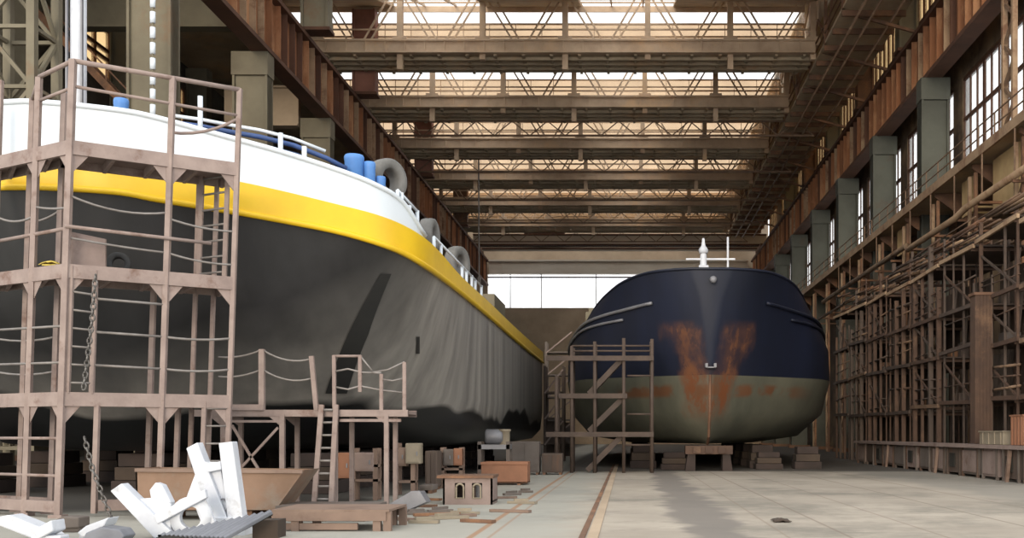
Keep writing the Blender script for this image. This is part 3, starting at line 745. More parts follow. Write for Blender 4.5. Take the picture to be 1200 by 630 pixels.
MB().bar((2.45, 44.5, zh(7.28)), (4.5, 44.5, zh(7.28)), .07).build('yard', 'dirty white paint', mo)
MB().box(2.98, 3.38, 44.3, 44.5, zh(6.5), zh(7.0)).build('lamp_box', 'dirty white paint', mo)
MB().lathe((3.18, 44.5, zh(7.6)), [(0, -.1), (.18, -.08), (.2, .08), (.05, .3), (0, .3)], 10).build('mast_lamp', 'dirty white paint', mo, True)
MB().tube([(4.2, 44.5, zh(5.1)), (4.2, 44.5, zh(8.2))], .045, 6).build('whip_pole', 'dirty white paint', ds)
# sunlit hatch coaming and deck gear aft of the bow
g = MB()
for i in range(9): g.box(-2.05 - .0 * i, -1.9, 52.5 + i * 1.3, 53.5 + i * 1.3, zh(4.2), zh(6.0 - .1 * i))
g.box(-1.9, 8.5, 52.5, 66, zh(4.2), zh(6.2)); g.build('hatch_coaming', 'olive steel', ds)

# ---------------------------------------------------------------- left scaffold tower
C0 = Vector((-10.14, 19.0, 0)); E0 = Vector((-7.75, 20.6, 0)); U = (E0 - C0); NB = Vector((-.556, .831, 0)) * 1.25
L0 = C0 + Vector((-1.95, 1.12, 0))
LEAN = Vector((.033, 0, 0))
def at(p, z): return p + Vector((0, 0, z)) + LEAN * z
sc = thing('scaffold_tower', (-9.4, 20, 0), 'tall dusty pink steel scaffold tower in front of the white and yellow bow', 'scaffold')
TOP = zh(6.66); LVLS = [zh(.72), zh(3.0), zh(5.2)]
UM = U * .58; LM = (L0 - C0) * .45
tops = {}
def post(p, z1, w=.1, z0=.06): 
    g = MB(); g.bar(at(p, z0), at(p, z1), w, w, (0, 1, 0)); o = g.build('post', 'scaffold paint', sc); 
    return o
for p, z1, w in ((C0, TOP, .105), (C0 + U, TOP, .085), (C0 + UM, TOP, .095), (C0 + LM, TOP - .15, .095), (L0, TOP, .09),
              (C0 + NB, LVLS[2] + 1.2, .09), (C0 + LM + NB, TOP - .2, .09), (L0 + NB, TOP, .09), (C0 + U * .97 + NB, LVLS[2], .075), (C0 + U * .85 + NB, LVLS[2], .075), (C0 + UM + NB, LVLS[1], .09)):
    post(p, z1, w)
    MB().box(p.x - .12, p.x + .12, p.y - .12, p.y + .12, .0, .06).build('foot_plate', 'scaffold paint', sc)
for li, z in enumerate(LVLS):
    for a, b_ in ((C0, C0 + U), (C0, L0)):
        q = [at(a, z), at(b_, z), at(b_ + NB, z), at(a + NB, z)]
        MB().prism([v + Vector((0, 0, -.06)) for v in q], (0, 0, .05)).build('deck', 'scaffold deck', sc)
        g = MB(); g.bar(at(a, z - .1), at(b_, z - .1), .07, .25); g.build('edge_beam', 'scaffold paint', sc)
        g = MB(); g.bar(at(a + NB, z - .1), at(b_ + NB, z - .1), .06, .2); g.build('edge_beam', 'scaffold paint', sc)
        g = MB()
        for f in (0, .25, .5, .75, 1):
            c = a.lerp(b_, f); g.bar(at(c, z - .14), at(c + NB, z - .14), .06, .16)
        g.build('joist', 'scaffold paint', sc)
    for p, dirs in ((C0, (U, L0 - C0)), (C0 + U, (-U,)), (C0 + UM, (U, -U)), (C0 + LM, (L0 - C0, C0 - L0))):
        for dv in dirs:
            dn = dv.normalized(); b_ = at(p, z - .22)
            MB().prism([b_, b_ + dn * .3, b_ + dn * .06 + Vector((0, 0, -.3)), b_ + Vector((0, 0, -.32))], NB.normalized() * .03).build('gusset', 'scaffold paint', sc)
# base sills
for a, b_ in ((C0, L0), (C0 + U * .22, C0 + UM), (C0 + NB, L0 + NB)):
    MB().bar(at(a, .2), at(b_, .2), .1, .2).build('sill', 'scaffold paint', sc)
def rail(pts, r=.025, m='galvanised tube', nm='guard_rail', par=None):
    g = MB(); g.tube(pts, r, 6); return g.build(nm, m, par if par is not None else sc, True)
def sag(a, b_, n=8, s=.1, wob=0):
    return [a.lerp(b_, i / n) + Vector((0, 0, -s * 4 * (i / n) * (1 - i / n) + (R.uniform(-wob, wob) if 0 < i < n else 0))) for i in range(n + 1)]
zt = TOP - .02
rail([at(C0, zt), at(C0 + U, zt)], .045, 'scaffold paint'); rail([at(C0, zt), at(C0 + LM, zt - .12)], .04, 'scaffold paint'); rail([at(C0 + LM, zt - .15), at(C0 + LM + NB, zt - .2)], .04, 'scaffold paint')
rail([at(C0, zt - .45), at(C0 + U, zt - .5)], .03, 'scaffold paint'); rail([at(C0, zt - .48), at(C0 + LM, zt - .56)], .03, 'scaffold paint')
rail(sag(at(C0 + UM + NB * .2, zt - .95), at(C0 + U * 1.0, zt - .55), 6, .12), .03, 'scaffold paint')
z = LVLS[1]
for a, b_, s, hh in ((C0, C0 + UM, .13, 1.25), (C0 + UM, C0 + U, .05, 1.02), (C0 + NB, C0 + LM + NB, .06, 1.2), (L0, C0 + LM, .1, 1.1), (C0 + LM, C0, .03, 1.15), (C0 + UM, C0 + U, .05, .38), (C0, C0 + UM, .02, .5)):
    rail(sag(at(a, z + hh), at(b_, z + hh - .12), 8, s), .022)
rail([at(C0 + Vector((0, -.1, 0)), z + .68), at(C0 + U * .86 + Vector((0, -.08, 0)), z + .62)], .035, 'scaffold paint'); rail([at(C0, z + .66), at(L0, z + .62)], .035, 'scaffold paint')
z = LVLS[0]
for hh in (1.72, 1.12, .52):
    rail([at(C0 + U * .17, z + hh), at(C0 + UM, z + hh - .03)], .026); 
    if hh < 1.5: rail(sag(at(C0 + UM, z + hh - .03), at(C0 + U, z + hh), 6, .04), .026)
for hh in (1.2, .55):
    rail([at(C0, z + hh), at(L0, z + hh + .03)], .024); rail(sag(at(C0 + NB, z + hh - .1), at(L0 + NB, z + hh), 6, .08), .022)
for zz in (1.42, .75): rail([at(C0, zz), at(L0, zz)], .03, 'scaffold paint')
# built-in ladders
def ladder(par, a0, a1, b0, b1, n, r=.04, m='scaffold paint', rm='galvanised tube'):
    for p, q in ((a0, a1), (b0, b1)): MB().bar(p, q, r * 2, r * 1.6, (0, 1, 0)).build('stile', m, par)
    for i in range(n):
        f = (i + .6) / n; MB().tube([a0.lerp(a1, f), b0.lerp(b1, f)], r * .55, 6).build('rung', rm, par, True)
ladder(sc, at(C0 + U * .03, LVLS[0]), at(C0 + U * .03, LVLS[1]), at(C0 + U * .165, LVLS[0]), at(C0 + U * .165, LVLS[1] - .05), 7)
ladder(sc, at(C0 + U * .86 + NB * .9, LVLS[1]), at(C0 + U * .86 + NB * .9, LVLS[2]), at(C0 + U * .98 + NB * .4, LVLS[1]), at(C0 + U * .98 + NB * .4, LVLS[2]), 7)
ladder(sc, at(C0 + U * .84, .1), at(C0 + U * .84, LVLS[0] - .1), at(C0 + U * 1.0, .1), at(C0 + U * 1.0, LVLS[0] - .1), 6)
for p in (C0 + U * .2, C0 + UM * 1.0, C0 + U * .72 + NB * .5): post(p, LVLS[0] - .2, .085)
# things on the scaffold
z = LVLS[1]; b_ = at(C0 + U * .02 + NB * .15, z)
dn = U.normalized()
g = MB(); g.prism([b_ + dn * .02, b_ + dn * .62, b_ + dn * .62 + Vector((0, 0, .56)), b_ + dn * .02 + Vector((0, 0, .64))], NB.normalized() * .04)
g.prism([b_ + dn * .02, b_ + dn * .62, b_ + dn * .62 + NB * .5, b_ + dn * .02 + NB * .5], (0, 0, .03))
g.prism([b_ + dn * .6, b_ + dn * .62, b_ + dn * .62 + Vector((0, 0, .56)), b_ + dn * .6 + Vector((0, 0, .56))], NB * .5)
tag(g.build('tool_locker', 'scaffold deck'), 'pinkish sheet-metal box standing on the middle deck of the scaffold tower', 'box')
c = at(C0 + U * .34 + NB * .72, z + .2)
tyre(c + Vector((0, 0, .03)), .22, .16, (.3, -1, .1), 'small black wheel lying upright on the middle scaffold deck beside the pinkish box', 'black rubber')
c = at(C0 + LM * .55 + NB * .2 + Vector((.1, 0, 0)), z + .03)
g = MB(); g.grid([[c + Vector((-.18 + .06 * i, -.12 + .09 * j, .03 + .09 * math.exp(-((i - 3) ** 2 + (j - 1.5) ** 2) / 5) + .03 * R.random())) for i in range(7)] for j in range(4)])
g.grid([[c + Vector((-.10 + .06 * i, -.12 - .02 * j, .04 - .008 * j + .015 * R.random())) for i in range(5)] for j in range(3)])
tag(g.build('rag', 'yellow cloth', None, True, solid=.012), 'crumpled yellow rag left on the edge of the middle scaffold deck', 'rag')
def chain(pts, lab, r=.016, L_=.13):
    tot = sum((pts[i + 1] - pts[i]).length for i in range(len(pts) - 1)); n = int(tot / (L_ * .76)); g = MB()
    def pos(s):
        for i in range(len(pts) - 1):
            l = (pts[i + 1] - pts[i]).length
            if s <= l or i == len(pts) - 2: return pts[i].lerp(pts[i + 1], s / l), (pts[i + 1] - pts[i]).normalized()
            s -= l
    for k in range(n):
        c, d = pos((k + .5) * tot / n); u = d.cross(Vector((0, 1, 0))).normalized() if k % 2 else d.cross(Vector((1, .2, 0))).normalized()
        loop = []
        for j in range(10):
            a = 2 * math.pi * j / 10; loop.append(c + d * (math.cos(a) * L_ * .5) + u * (math.sin(a) * L_ * .3))
        g.tube(loop, r, 5, True)
    return tag(g.build('chain', 'chain steel', None, True), lab, 'chain', 'chains on the scaffold tower')
chain([P(112, 322, 19.0), P(108, 375, 19.0), P(98, 456, 19.0)], 'heavy steel chain hanging beside the ladder on the middle stage of the scaffold tower')
chain([P(99, 512, 18.8), P(108, 548, 18.8), P(126, 596, 18.7), P(131, 606, 18.7)], 'heavy steel chain slanting to the ground under the scaffold tower')

# ---------------------------------------------------------------- low staging to the right of the tower
def tr(px, py, d): return P(px, py, d)
D = 22.2
s2 = thing('low_staging', P(300, 592, D), 'low scaffold staging with sagging cable rails in front of the black bow', 'staging')
zf = P(0, 481, D).z
def pz(px, z, d=D): return Vector(((px - VX) * d / F, d, z))
MB().box(pz(226, 0).x, pz(376, 0).x, D, D + 1.1, zf - .07, zf).build('deck', 'scaffold deck', s2)
for yy in (D - .03, D + 1.07): MB().box(pz(226, 0).x, pz(376, 0).x, yy, yy + .06, zf - .12, zf + .02).build('edge_beam', 'scaffold paint', s2)
MB().box(pz(258, 0).x, pz(310, 0).x, D - .08, D - .02, zf + .01, zf + .13).build('toe_board', 'scaffold paint', s2)
for px, w, yy in ((262, .1, 0), (331, .1, 0), (262, .09, 1.0), (331, .09, 1.0)):
    x = pz(px, 0).x; MB().bar((x, D + yy, 0.0), (x, D + yy, zf - .07), w).build('post', 'scaffold paint', s2)
    MB().prism([(x, D + yy - .02, zf - .35), (x, D + yy - .02, zf - .1), (x - .3, D + yy - .02, zf - .1)], (0, .04, 0)).build('gusset', 'scaffold paint', s2)
MB().bar(pz(270, .55), pz(326, zf - .35), .05).build('brace', 'scaffold paint', s2); MB().bar(pz(272, zf - .3), pz(322, .2), .05).build('brace', 'scaffold paint', s2)
MB().bar(pz(268, zf - .22), pz(331, zf - .22), .05).build('brace', 'scaffold paint', s2)
for p, q, w in ((pz(307, zf), pz(307, 0) * 0 + P(307, 409, D), .11), (pz(371, zf), P(365, 417, D), .09)): MB().bar(p, q, w).build('rail_post', 'scaffold paint', s2)
for py in (416, 439):
    rail(sag(P(256, py + 2, D), P(306, py - 6, D), 6, .06), .022, par=s2); rail(sag(P(308, py - 6, D), P(366, py + 4, D), 8, .12), .022, par=s2)
s3 = thing('low_staging', P(430, 592, D), 'small scaffold staging with railing on the right of the leaning ladder', 'staging')
MB().box(pz(378, 0).x, pz(478, 0).x, D, D + .9, zf - .07, zf).build('deck', 'scaffold deck', s3)
for yy in (D - .03, D + .87): MB().box(pz(378, 0).x, pz(478, 0).x, yy, yy + .06, zf - .12, zf + .02).build('edge_beam', 'scaffold paint', s3)
MB().bar(pz(398, zf - .2), pz(470, zf - .2), .06).build('brace', 'scaffold paint', s3)
for px, yy in ((453, 0), (393, 0), (453, .85), (400, .85)):
    x = pz(px, 0).x; MB().bar((x, D + yy, 0), (x, D + yy, zf - .07), .09).build('post', 'scaffold paint', s3)
    if px > 440: MB().prism([(x, D + yy - .02, zf - .3), (x, D + yy - .02, zf - .1), (x - .25, D + yy - .02, zf - .1)], (0, .04, 0)).build('gusset', 'scaffold paint', s3)
for a, b_ in (((392, 482), (391.5, 416)), ((422, 459), (422, 416)), ((447, 482), (447, 438)), ((474, 482), (474, 424))):
    MB().bar(P(*a, D), P(*b_, D), .07).build('rail_post', 'scaffold paint', s3)
rail([P(391, 417, D), P(423, 417, D)], .03, 'scaffold paint', par=s3); rail([P(423, 418, D), P(436, 434, D)], .02, par=s3)
rail([P(436, 436, D), P(447, 437, D)], .03, par=s3)
for pts in (((392, 435), (408, 432), (423, 436), (447, 437)), ((392, 453), (408, 456), (422, 452), (447, 457), (474, 460)), ((436, 436), (455, 433), (474, 424)), ((447, 444), (460, 446), (474, 443))):
    rail([P(*p, D) for p in pts], .022, par=s3)
ld = thing('leaning_ladder', P(376, 588, D - .2), 'steel ladder leaning up between the two low scaffold stagings', 'ladder')
a0, a1, b0, b1 = P(368, 591, D - .3), P(377, 474, D - .1), P(388, 591, D - .3), P(394, 474, D - .1)
a0.z = b0.z = .0
ladder(ld, a0, a1, b0, b1, 8, .05)

# ---------------------------------------------------------------- foreground on the left
g = MB(); d0 = 18.6
def ph(px, py, d=d0): return P(px, py, d)
zb = .0
hop = thing('plate_hopper', P(255, 600, d0), 'rust-brown sheet-steel hopper with one slanted end behind the white frames', 'hopper')
fr = [ph(159, 549), ph(355, 551), ph(321, 601), ph(160, 601)]
for v in fr[2:]: v.z = .16
MB().prism(fr, (0, .03, 0)).build('front_plate', 'plate rust', hop)
MB().prism([v + Vector((0, .9, 0)) for v in fr], (0, .03, 0)).build('back_plate', 'plate rust', hop)
for a, b_ in ((fr[1], fr[2]), (fr[0], fr[3]), (fr[2], fr[3])): MB().prism([a, b_, b_ + Vector((0, .9, 0)), a + Vector((0, .9, 0))], (.025, 0, .012)).build('side_plate', 'plate rust', hop)
g = MB(); g.bar(fr[0] + Vector((0, -.02, -.02)), fr[1] + Vector((0, -.02, -.02)), .05, .06); g.build('rim', 'salmon steel', hop)
for px in (190, 290): MB().box(ph(px, 0).x - .06, ph(px, 0).x + .06, d0 + .05, d0 + .85, 0, .16).build('skid', 'rusty steel', hop)
# trestle table
t = thing('work_trestle', P(390, 628, 16.6), 'low brown steel trestle platform beside the grey ribbed panel', 'trestle')
dt = 16.4
def pt(px, z): return Vector(((px - VX) * dt / F, dt, z))
x0, x1 = pt(318, 0).x, pt(456, 0).x
MB().box(x0, x1, dt, dt + 1.3, .30, .335).build('top_plate', 'salmon steel', t)
for yy in (dt, dt + 1.2): MB().box(x0, x1 - .05, yy, yy + .1, .16, .30).build('side_beam', 'salmon steel', t)
MB().box(x0 + .02, x1 - .5, dt + .05, dt + .12, .02, .12).build('bottom_rail', 'salmon steel', t)
for x in (x1 - .2, x1 - .04, x0 + .05, x0 + .35): 
    for yy in (dt + .03, dt + 1.15): MB().box(x - .06, x + .06, yy, yy + .1, 0, .3).build('leg', 'salmon steel', t)
t2 = thing('steel_slab', P(385, 592, 18.6), 'thin grey-brown plate lying flat behind the low trestle platform', 'plate')
g = MB(); g.box(pt(330, 0).x * 1.13, pt(440, 0).x * 1.13, 18.2, 19.4, .22, .27); g.build('plate', 'grey sheet', t2)
for px in (350, 380, 425): MB().box(pt(px, 0).x * 1.13 - .1, pt(px, 0).x * 1.13 + .1, 18.25, 19.3, 0, .22).build('bearer', 'timber', t2)
# white fabricated frames
def wframe(name, label, d, polys, base):
    t = thing(name, base, label, 'frame', 'white fabricated frames')
    for nm, pts, off, dep in polys:
        MB().prism([P(px, py, d + off) for px, py in pts], (0, dep, 0)).build(nm, 'dirty white paint', t, bevel=.012)
    return t
wf = wframe('steel_bracket', 'white-painted Y-shaped steel frame standing on end, its two arms pointing up', 15.8, [
    ('arm', ((218, 525), (231, 518), (268, 612), (248, 616)), 0, .22),
    ('arm', ((256, 519), (272, 517), (285, 612), (267, 612)), 0, .22),
    ('web_plate', ((228, 541), (257, 541), (270, 612), (252, 612)), .08, .05),
    ('cross_plate', ((238, 540), (246, 543), (258, 540), (259, 550), (243, 553)), -.02, .2),
    ('side_wing', ((231, 548), (216, 588), (240, 576)), .05, .05),
    ('foot_plate', ((246, 606), (288, 606), (288, 618), (246, 618)), -.05, .32)], P(262, 630, 15.8))
g = MB(); c = P(262, 592, 15.87); 
g.tube([c + Vector((math.cos(a) * .07, -.02, math.sin(a) * .10)) for a in [2 * math.pi * i / 14 for i in range(14)]], .014, 6, True); g.build('lifting_eye', 'grey steel', wf, True)
MB().box(P(250, 0, 15.8).x, P(288, 0, 15.8).x, 15.75, 16.1, .0, P(0, 617, 15.8).z).build('base_block', 'dirty white paint', wf)
wf2 = wframe('steel_bracket', 'white-painted steel frame tipped over, with one long arm and a round hole plate', 15.3, [
    ('arm', ((129, 575), (142, 566), (200, 622), (184, 634)), 0, .22),
    ('arm', ((175, 574), (182, 565), (190, 568), (200, 588), (196, 604), (178, 592)), .15, .16),
    ('web_plate', ((150, 585), (178, 583), (200, 590), (200, 624), (190, 622)), .08, .05),
    ('brace_bar', ((180, 603), (240, 573), (242, 583), (184, 614)), -.02, .1),
    ], P(200, 634, 15.3))
g = MB(); rows__ = []
c = P(223, 606, 15.35)
def ringrow(y):
    return [[c + Vector((math.cos(a) * r, y, math.sin(a) * r)) for a in [math.pi * 2 * i / 24 for i in range(25)]] for r in (.155, .30)]
f_, b_ = ringrow(0), ringrow(.1)
g.grid([f_[0], f_[1], b_[1], b_[0], f_[0]]); g.build('ring_plate', 'dirty white paint', wf2, True)
MB().prism([P(222, 575, 15.36), P(238, 578, 15.36), P(252, 612, 15.36), P(238, 618, 15.36)], (0, .06, 0)).build('gusset', 'dirty white paint', wf2)
MB().box(P(185, 0, 15.3).x, P(240, 0, 15.3).x, 15.3, 15.6, 0, P(0, 626, 15.3).z).build('base_block', 'dirty white paint', wf2)
# corrugated sheets
rb = thing('ribbed_panel', P(255, 630, 15.1), 'dark grey panel of thick parallel steel ribs leaning at the foot of the white frames', 'panel')
g = MB(); e0, e1 = P(196, 627, 15.18), P(319, 601, 15.18); dn_ = Vector((-.62, -.42, -.40))
g.prism([e0, e1, e1 + dn_ * .9, e0 + dn_ * .45], (0, .03, -.03))
for v in g.v: v.z = max(v.z, .005)
g.build('backing', 'dark cavity', rb)
for i in range(15):
    e = e0.lerp(e1, i / 14) + Vector((0, -.03, .025)); l = min(1, max(.08, (e.z - .05) / .40))
    MB().bar(e, e + dn_ * l, .078, .06, (0, -.3, 1)).build('rib', 'blue grey steel', rb, bevel=.012)
g = MB(); g.box(P(292, 0, 15.2).x, P(322, 0, 15.2).x, 15.33, 15.7, 0, .26)
tag(g.build('timber_crib', 'dark timber'), 'dark timber block under the ribbed grey panel', 'timber')
for i, (pts, d, m, lab, nm) in enumerate((
        (((-6, 606), (10, 603), (50, 619), (62, 628), (40, 632), (-6, 614)), 14.9, 'dirty white paint', 'white-painted steel offcut at the bottom left corner of the yard, under the scaffold', 'steel_offcut'),
        (((38, 621), (60, 609), (62, 622), (44, 632)), 14.45, 'dirty white paint', 'short white offcut crossing the long one by the scaffold foot', 'steel_offcut'),
        (((90, 624), (100, 616), (127, 606), (122, 616), (96, 630)), 14.9, 'dirty white paint', 'pointed white offcut lying below the end of the slanting chain', 'steel_offcut'),
        (((95, 636), (100, 624), (118, 617), (140, 620), (146, 628), (140, 636)), 14.4, 'blue grey steel', 'lumpy dark grey casting beside the pointed white offcut', 'casting'),
        (((58, 612), (72, 605), (92, 606), (92, 618), (60, 620)), 16.2, 'grey sheet', 'grey metal slab lying between the scaffold feet', 'steel_slab'))):
    q = [P(*p, d) for p in pts]; g = MB(); g.prism(q, (0, .35, 0))
    lo = min(v.z for v in g.v)
    if lo > .03: xa = sum(v.x for v in q) / len(q); g.box(xa - .2, xa + .2, d + .05, d + .3, 0, lo + .05)
    tag(g.build(nm, m, bevel=.02), lab, 'scrap')

# ---------------------------------------------------------------- switch boxes and crates along the ship
def xz(px, d): return (px - VX) * d / F
def gz(py): return F * H / (py - VY)
def stand(px0, px1, pytop, pyfoot, m, label, boxes, name='switch_stand', shelf=()):
    d = gz(pyfoot); t = thing(name, ((px0 + px1) / 2 * 0 + xz((px0 + px1) / 2, d), d, 0), label, 'electrical cabinet', 'switch box stands')
    z1 = P(0, pytop, d).z; xa, xb = xz(px0, d), xz(px1, d)
    for x in (xa + .05, xb - .05):
        for yy in (0, .35): MB().box(x - .05, x + .05, d + yy, d + yy + .08, 0, z1).build('leg', m, t)
    for z in shelf: MB().box(xa, xb, d, d + .42, z, z + .06).build('shelf', m, t)
    for (a, b_, ya, yb_, mm, lab, off) in boxes:
        o = MB().box(xz(a, d), xz(b_, d), d - .12 + off, d + .18 + off, P(0, yb_, d).z, P(0, ya, d).z).build('cabinet', mm, t, bevel=.02)
        if lab: o['label'] = lab
        MB().box(xz(a, d) + .04, xz(b_, d) - .04, d - .14 + off, d - .12 + off, P(0, yb_, d).z + .05, P(0, ya, d).z - .05).build('cabinet_door', mm, o)
        MB().box(xz(b_, d) - .1, xz(b_, d) - .07, d - .17 + off, d - .14 + off, (P(0, yb_, d).z + P(0, ya, d).z) / 2 - .05, (P(0, yb_, d).z + P(0, ya, d).z) / 2 + .05).build('door_handle', 'grey steel', o)
    return t
stand(411, 442, 525, 586, 'salmon steel', 'switch stand with an orange side box, right of the leaning ladder',
      [(397, 413, 530, 560, 'orange primer', 'orange side cabinet', 0), (414, 438, 530, 552, 'scaffold deck', None, .1)], shelf=(.42, .75))
stand(462, 486, 519, 580, 'salmon steel', 'switch stand with a pale beige box on its right, behind the small staging',
      [(476, 494, 519, 543, 'beige paint', 'pale beige cabinet', 0), (462, 476, 524, 546, 'salmon steel', None, .12)], shelf=(.3,))
stand(516, 542, 524, 572, 'salmon steel', 'switch stand with grey and orange box fronts, behind the beige workbench',
      [(520, 532, 526, 545, 'grey sheet', None, 0), (532, 542, 525, 545, 'orange primer', 'orange cabinet', 0)], shelf=(.5,))
d = gz(591); t = thing('workbench', (xz(546, d), d, 0), 'beige steel workbench box with two arched openings in its front', 'workbench')
xa, xb, zt_ = xz(519, d), xz(577, d), P(0, 560, d).z
MB().box(xa - .12, xb + .02, d - .06, d + .95, zt_, zt_ + .06).build('top', 'rusty steel', t)
g = MB()
def arch(a, b_, z0, z1):
    n = 8; cx = (a + b_) / 2; r = (b_ - a) / 2
    return [(a, z0), (b_, z0), (b_, z1 - r)] + [(cx + r * math.cos(math.pi * i / n), z1 - r + r * math.sin(math.pi * i / n)) for i in range(1, n)] + [(a, z1 - r)]
x_ = [xa, xz(533, d), xz(545, d), xz(553, d), xz(565, d), xb]
for i in (0, 2, 4): g.box(x_[i], x_[i + 1], d, d + .04, 0, zt_)
for i in (1, 3): g.box(x_[i], x_[i + 1], d, d + .04, zt_ - .1, zt_); g.box(x_[i], x_[i + 1], d, d + .04, 0, .14)
g.box(xa, xb, d + .84, d + .88, 0, zt_); g.box(xa, xa + .04, d, d + .88, 0, zt_); g.box(xb - .04, xb, d, d + .88, 0, zt_); g.box(xa, xb, d + .04, d + .84, .05, .08)
g.build('body', 'scaffold deck', t)
for i in (1, 3):
    a, b_ = x_[i], x_[i + 1]; g = MB(); p = arch(a + .03, b_ - .03, .14, zt_ - .12); g.tube([Vector((u, d - .005, v)) for u, v in p], .022, 6, True); g.build('opening_rim', 'beige paint', t)
MB().box(x_[3] + .04, x_[4] - .05, d + .3, d + .5, .08, .42).build('valve_block', 'grey steel', t)
d = gz(568); t = thing('steel_crate', (xz(590, d), d, 0), 'orange-brown open steel crate beside the far end of the beige workbench', 'crate')
xa, xb, z1 = xz(564, d), xz(618, d), P(0, 541, d).z
for y0 in (d, d + .86): MB().box(xa, xb, y0, y0 + .04, .06, z1).build('side_panel', 'orange primer', t)
for x in (xa, xb - .04): MB().box(x, x + .04, d + .04, d + .86, .06, z1).build('end_panel', 'orange primer', t)
MB().box(xa, xb, d, d + .9, .05, .09).build('bottom_panel', 'rusty steel', t)
for x in (xa + .2, xb - .3): MB().box(x, x + .1, d, d + .9, 0, .06).build('skid', 'rusty steel', t)
MB().box(xa - .02, xb + .02, d - .03, d + .0, z1 - .07, z1).build('rim', 'orange primer', t)
d = 34.5; t = thing('pump_set', (xz(578, d), d, 0), 'grey pump unit on a frame behind the orange-brown crate', 'machine')
xa, xb = xz(560, d), xz(597, d)
for x in (xa + .05, xb - .05):
    for yy in (0, .7): MB().box(x - .06, x + .06, d + yy, d + yy + .1, 0, 1.25).build('leg', 'grey sheet', t)
MB().box(xa, xb, d, d + .8, 1.0, 1.15).build('frame', 'grey steel', t); MB().box(xa, xb, d, d + .8, .35, .5).build('frame', 'grey steel', t)
g = MB(); g.lathe((xa + .2, d + .4, 1.4), [(0, 0), (.22, 0), (.25, .05), (.25, .5), (.2, .58), (0, .58)], 16, 'x'); g.build('motor', 'grey steel', t, True)
g = MB(); g.lathe((xb - .2, d + .4, 1.15), [(.17, 0), (.17, .42), (.2, .44), (.2, .5), (0, .5)], 14); g.build('valve', 'beige paint', t, True)
for i, (px, pt_, pf, w, m, lab) in enumerate(((615, 517, 556, 34, 'grey sheet', 'grey-brown steel cabinet standing behind the orange crate by the ship side'),
                                       (647, 531, 556, 24, 'brown sheet', 'brown steel cabinet at the end of the row beside the far scaffold'),
                                       (505, 528, 574, 14, 'brown sheet', 'narrow brown cabinet between the two switch stands with beige and grey boxes'),
                                       (499, 568, 578, 17, 'grey sheet', 'low grey crate at the foot of the beige-box switch stand'))):
    d = gz(pf); t = thing('steel_cabinet', (xz(px, d), d, 0), lab, 'cabinet', 'cabinets beside the ship')
    xa, xb, z1 = xz(px - w / 2, d), xz(px + w / 2, d), P(0, pt_, d).z
    MB().box(xa, xb, d, d + .7, .08, z1).build('body', m, t, bevel=.02); MB().box(xa + .05, (xa + xb) / 2 - .01, d - .025, d, .14, z1 - .06).build('door', m, t); MB().box((xa + xb) / 2 + .01, xb - .05, d - .025, d, .14, z1 - .06).build('door', m, t)
    for x in (xa + .08, xb - .08): MB().box(x - .05, x + .05, d + .02, d + .68, 0, .08).build('skid', 'rusty steel', t)
# bent grey plate and loose scrap on the floor
d = 20.4
g = MB(); q = [P(446, 596, d), P(482, 575, d), P(492, 575, d), P(500, 588, d), P(470, 601, d)]
g.prism(q, (0, .5, -.02)); g.box(P(470, 0, d).x - .2, P(470, 0, d).x + .2, d + .1, d + .45, 0, .12)
tag(g.build('bent_plate', 'grey steel', bevel=.01), 'bent light-grey steel plate lying by the end of the low trestle', 'plate')
sl = [('brown flat bar', 'rusty steel'), ('grey strip', 'grey sheet'), ('reddish strip', 'salmon steel'), ('pale strip', 'beige paint')]
spots = [(500, 594), (516, 600), (531, 606), (545, 602), (512, 604), (488, 603), (598, 600), (612, 590), (560, 612), (600, 580), (590, 584), (525, 608), (498, 586), (616, 577), (478, 610), (497, 613)]
for i, (px, py) in enumerate(spots):
    d = gz(py); x = xz(px, d); a = R.uniform(-.5, .5); l = R.uniform(.18, .42); dx = Vector((math.cos(a) * l, math.sin(a) * l * 1.3, 0)); c = Vector((x, d, .03))
    g = MB(); g.bar(c - dx, c + dx, .14, .05)
    if i % 2: g.bar(c - dx * .6 + Vector((0, 0, .05)), c + dx * .4 + Vector((0, .2, .05)), .08, .05)
    tag(g.build('scrap_bar', sl[i % 4][1]), 'short strip of scrap steel lying among others on the floor around the beige workbench', 'scrap', 'scrap strips round the workbench')
g = MB(); c = Vector((xz(915, gz(611)), gz(611), 0)); g.grid([[c + Vector((-.14 + .05 * i, -.2 + .12 * j, .01 + .05 * math.exp(-((i - 3) ** 2 + (j - 2) ** 2) / 4) + .02 * R.random())) for i in range(7)] for j in range(5)])
tag(g.build('rag', 'dark timber', None, True, solid=.01), 'small dark rag on the open floor in front of the navy ship', 'rag')

# ---------------------------------------------------------------- keel blocks
def block(x, y, w, l, z1, lab, grp):
    t = thing('keel_block', (x, y, 0), lab, 'keel block', grp)
    h_ = z1 / 3
    for i in range(3):
        m = 'keel block' if i != 1 else 'dark timber'
        e = .12 * (2 - i) / 2
        MB().box(x - w / 2 - e, x + w / 2 + e, y - l / 2 - e, y + l / 2 + e, i * h_, (i + 1) * h_ - .01).build('block_course', m, t, bevel=.02)
for k in range(10):
    for sx, nm in ((-1, 'port'), (0, 'middle'), (1, 'near')):
        y = 27.2 + 3.4 * k; x = XC + sx * 4.3
        block(x, y, 1.0, 1.2, 1.02, '%s keel block in the %s row under the yellow-banded ship' % (ORD[k], {'port': 'far side', 'middle': 'centre', 'near': 'near side'}[nm]), 'blocks under the yellow-banded ship')
for k in range(5):
    for sx in (-1, 1):
        block(DX + sx * 2.6, 47 + 3.6 * k, .9, 1.0, 1.02, '%s keel block under the %s half of the navy ship' % (ORD[k], 'track-side' if sx < 0 else 'wall-side'), 'blocks under the navy ship')
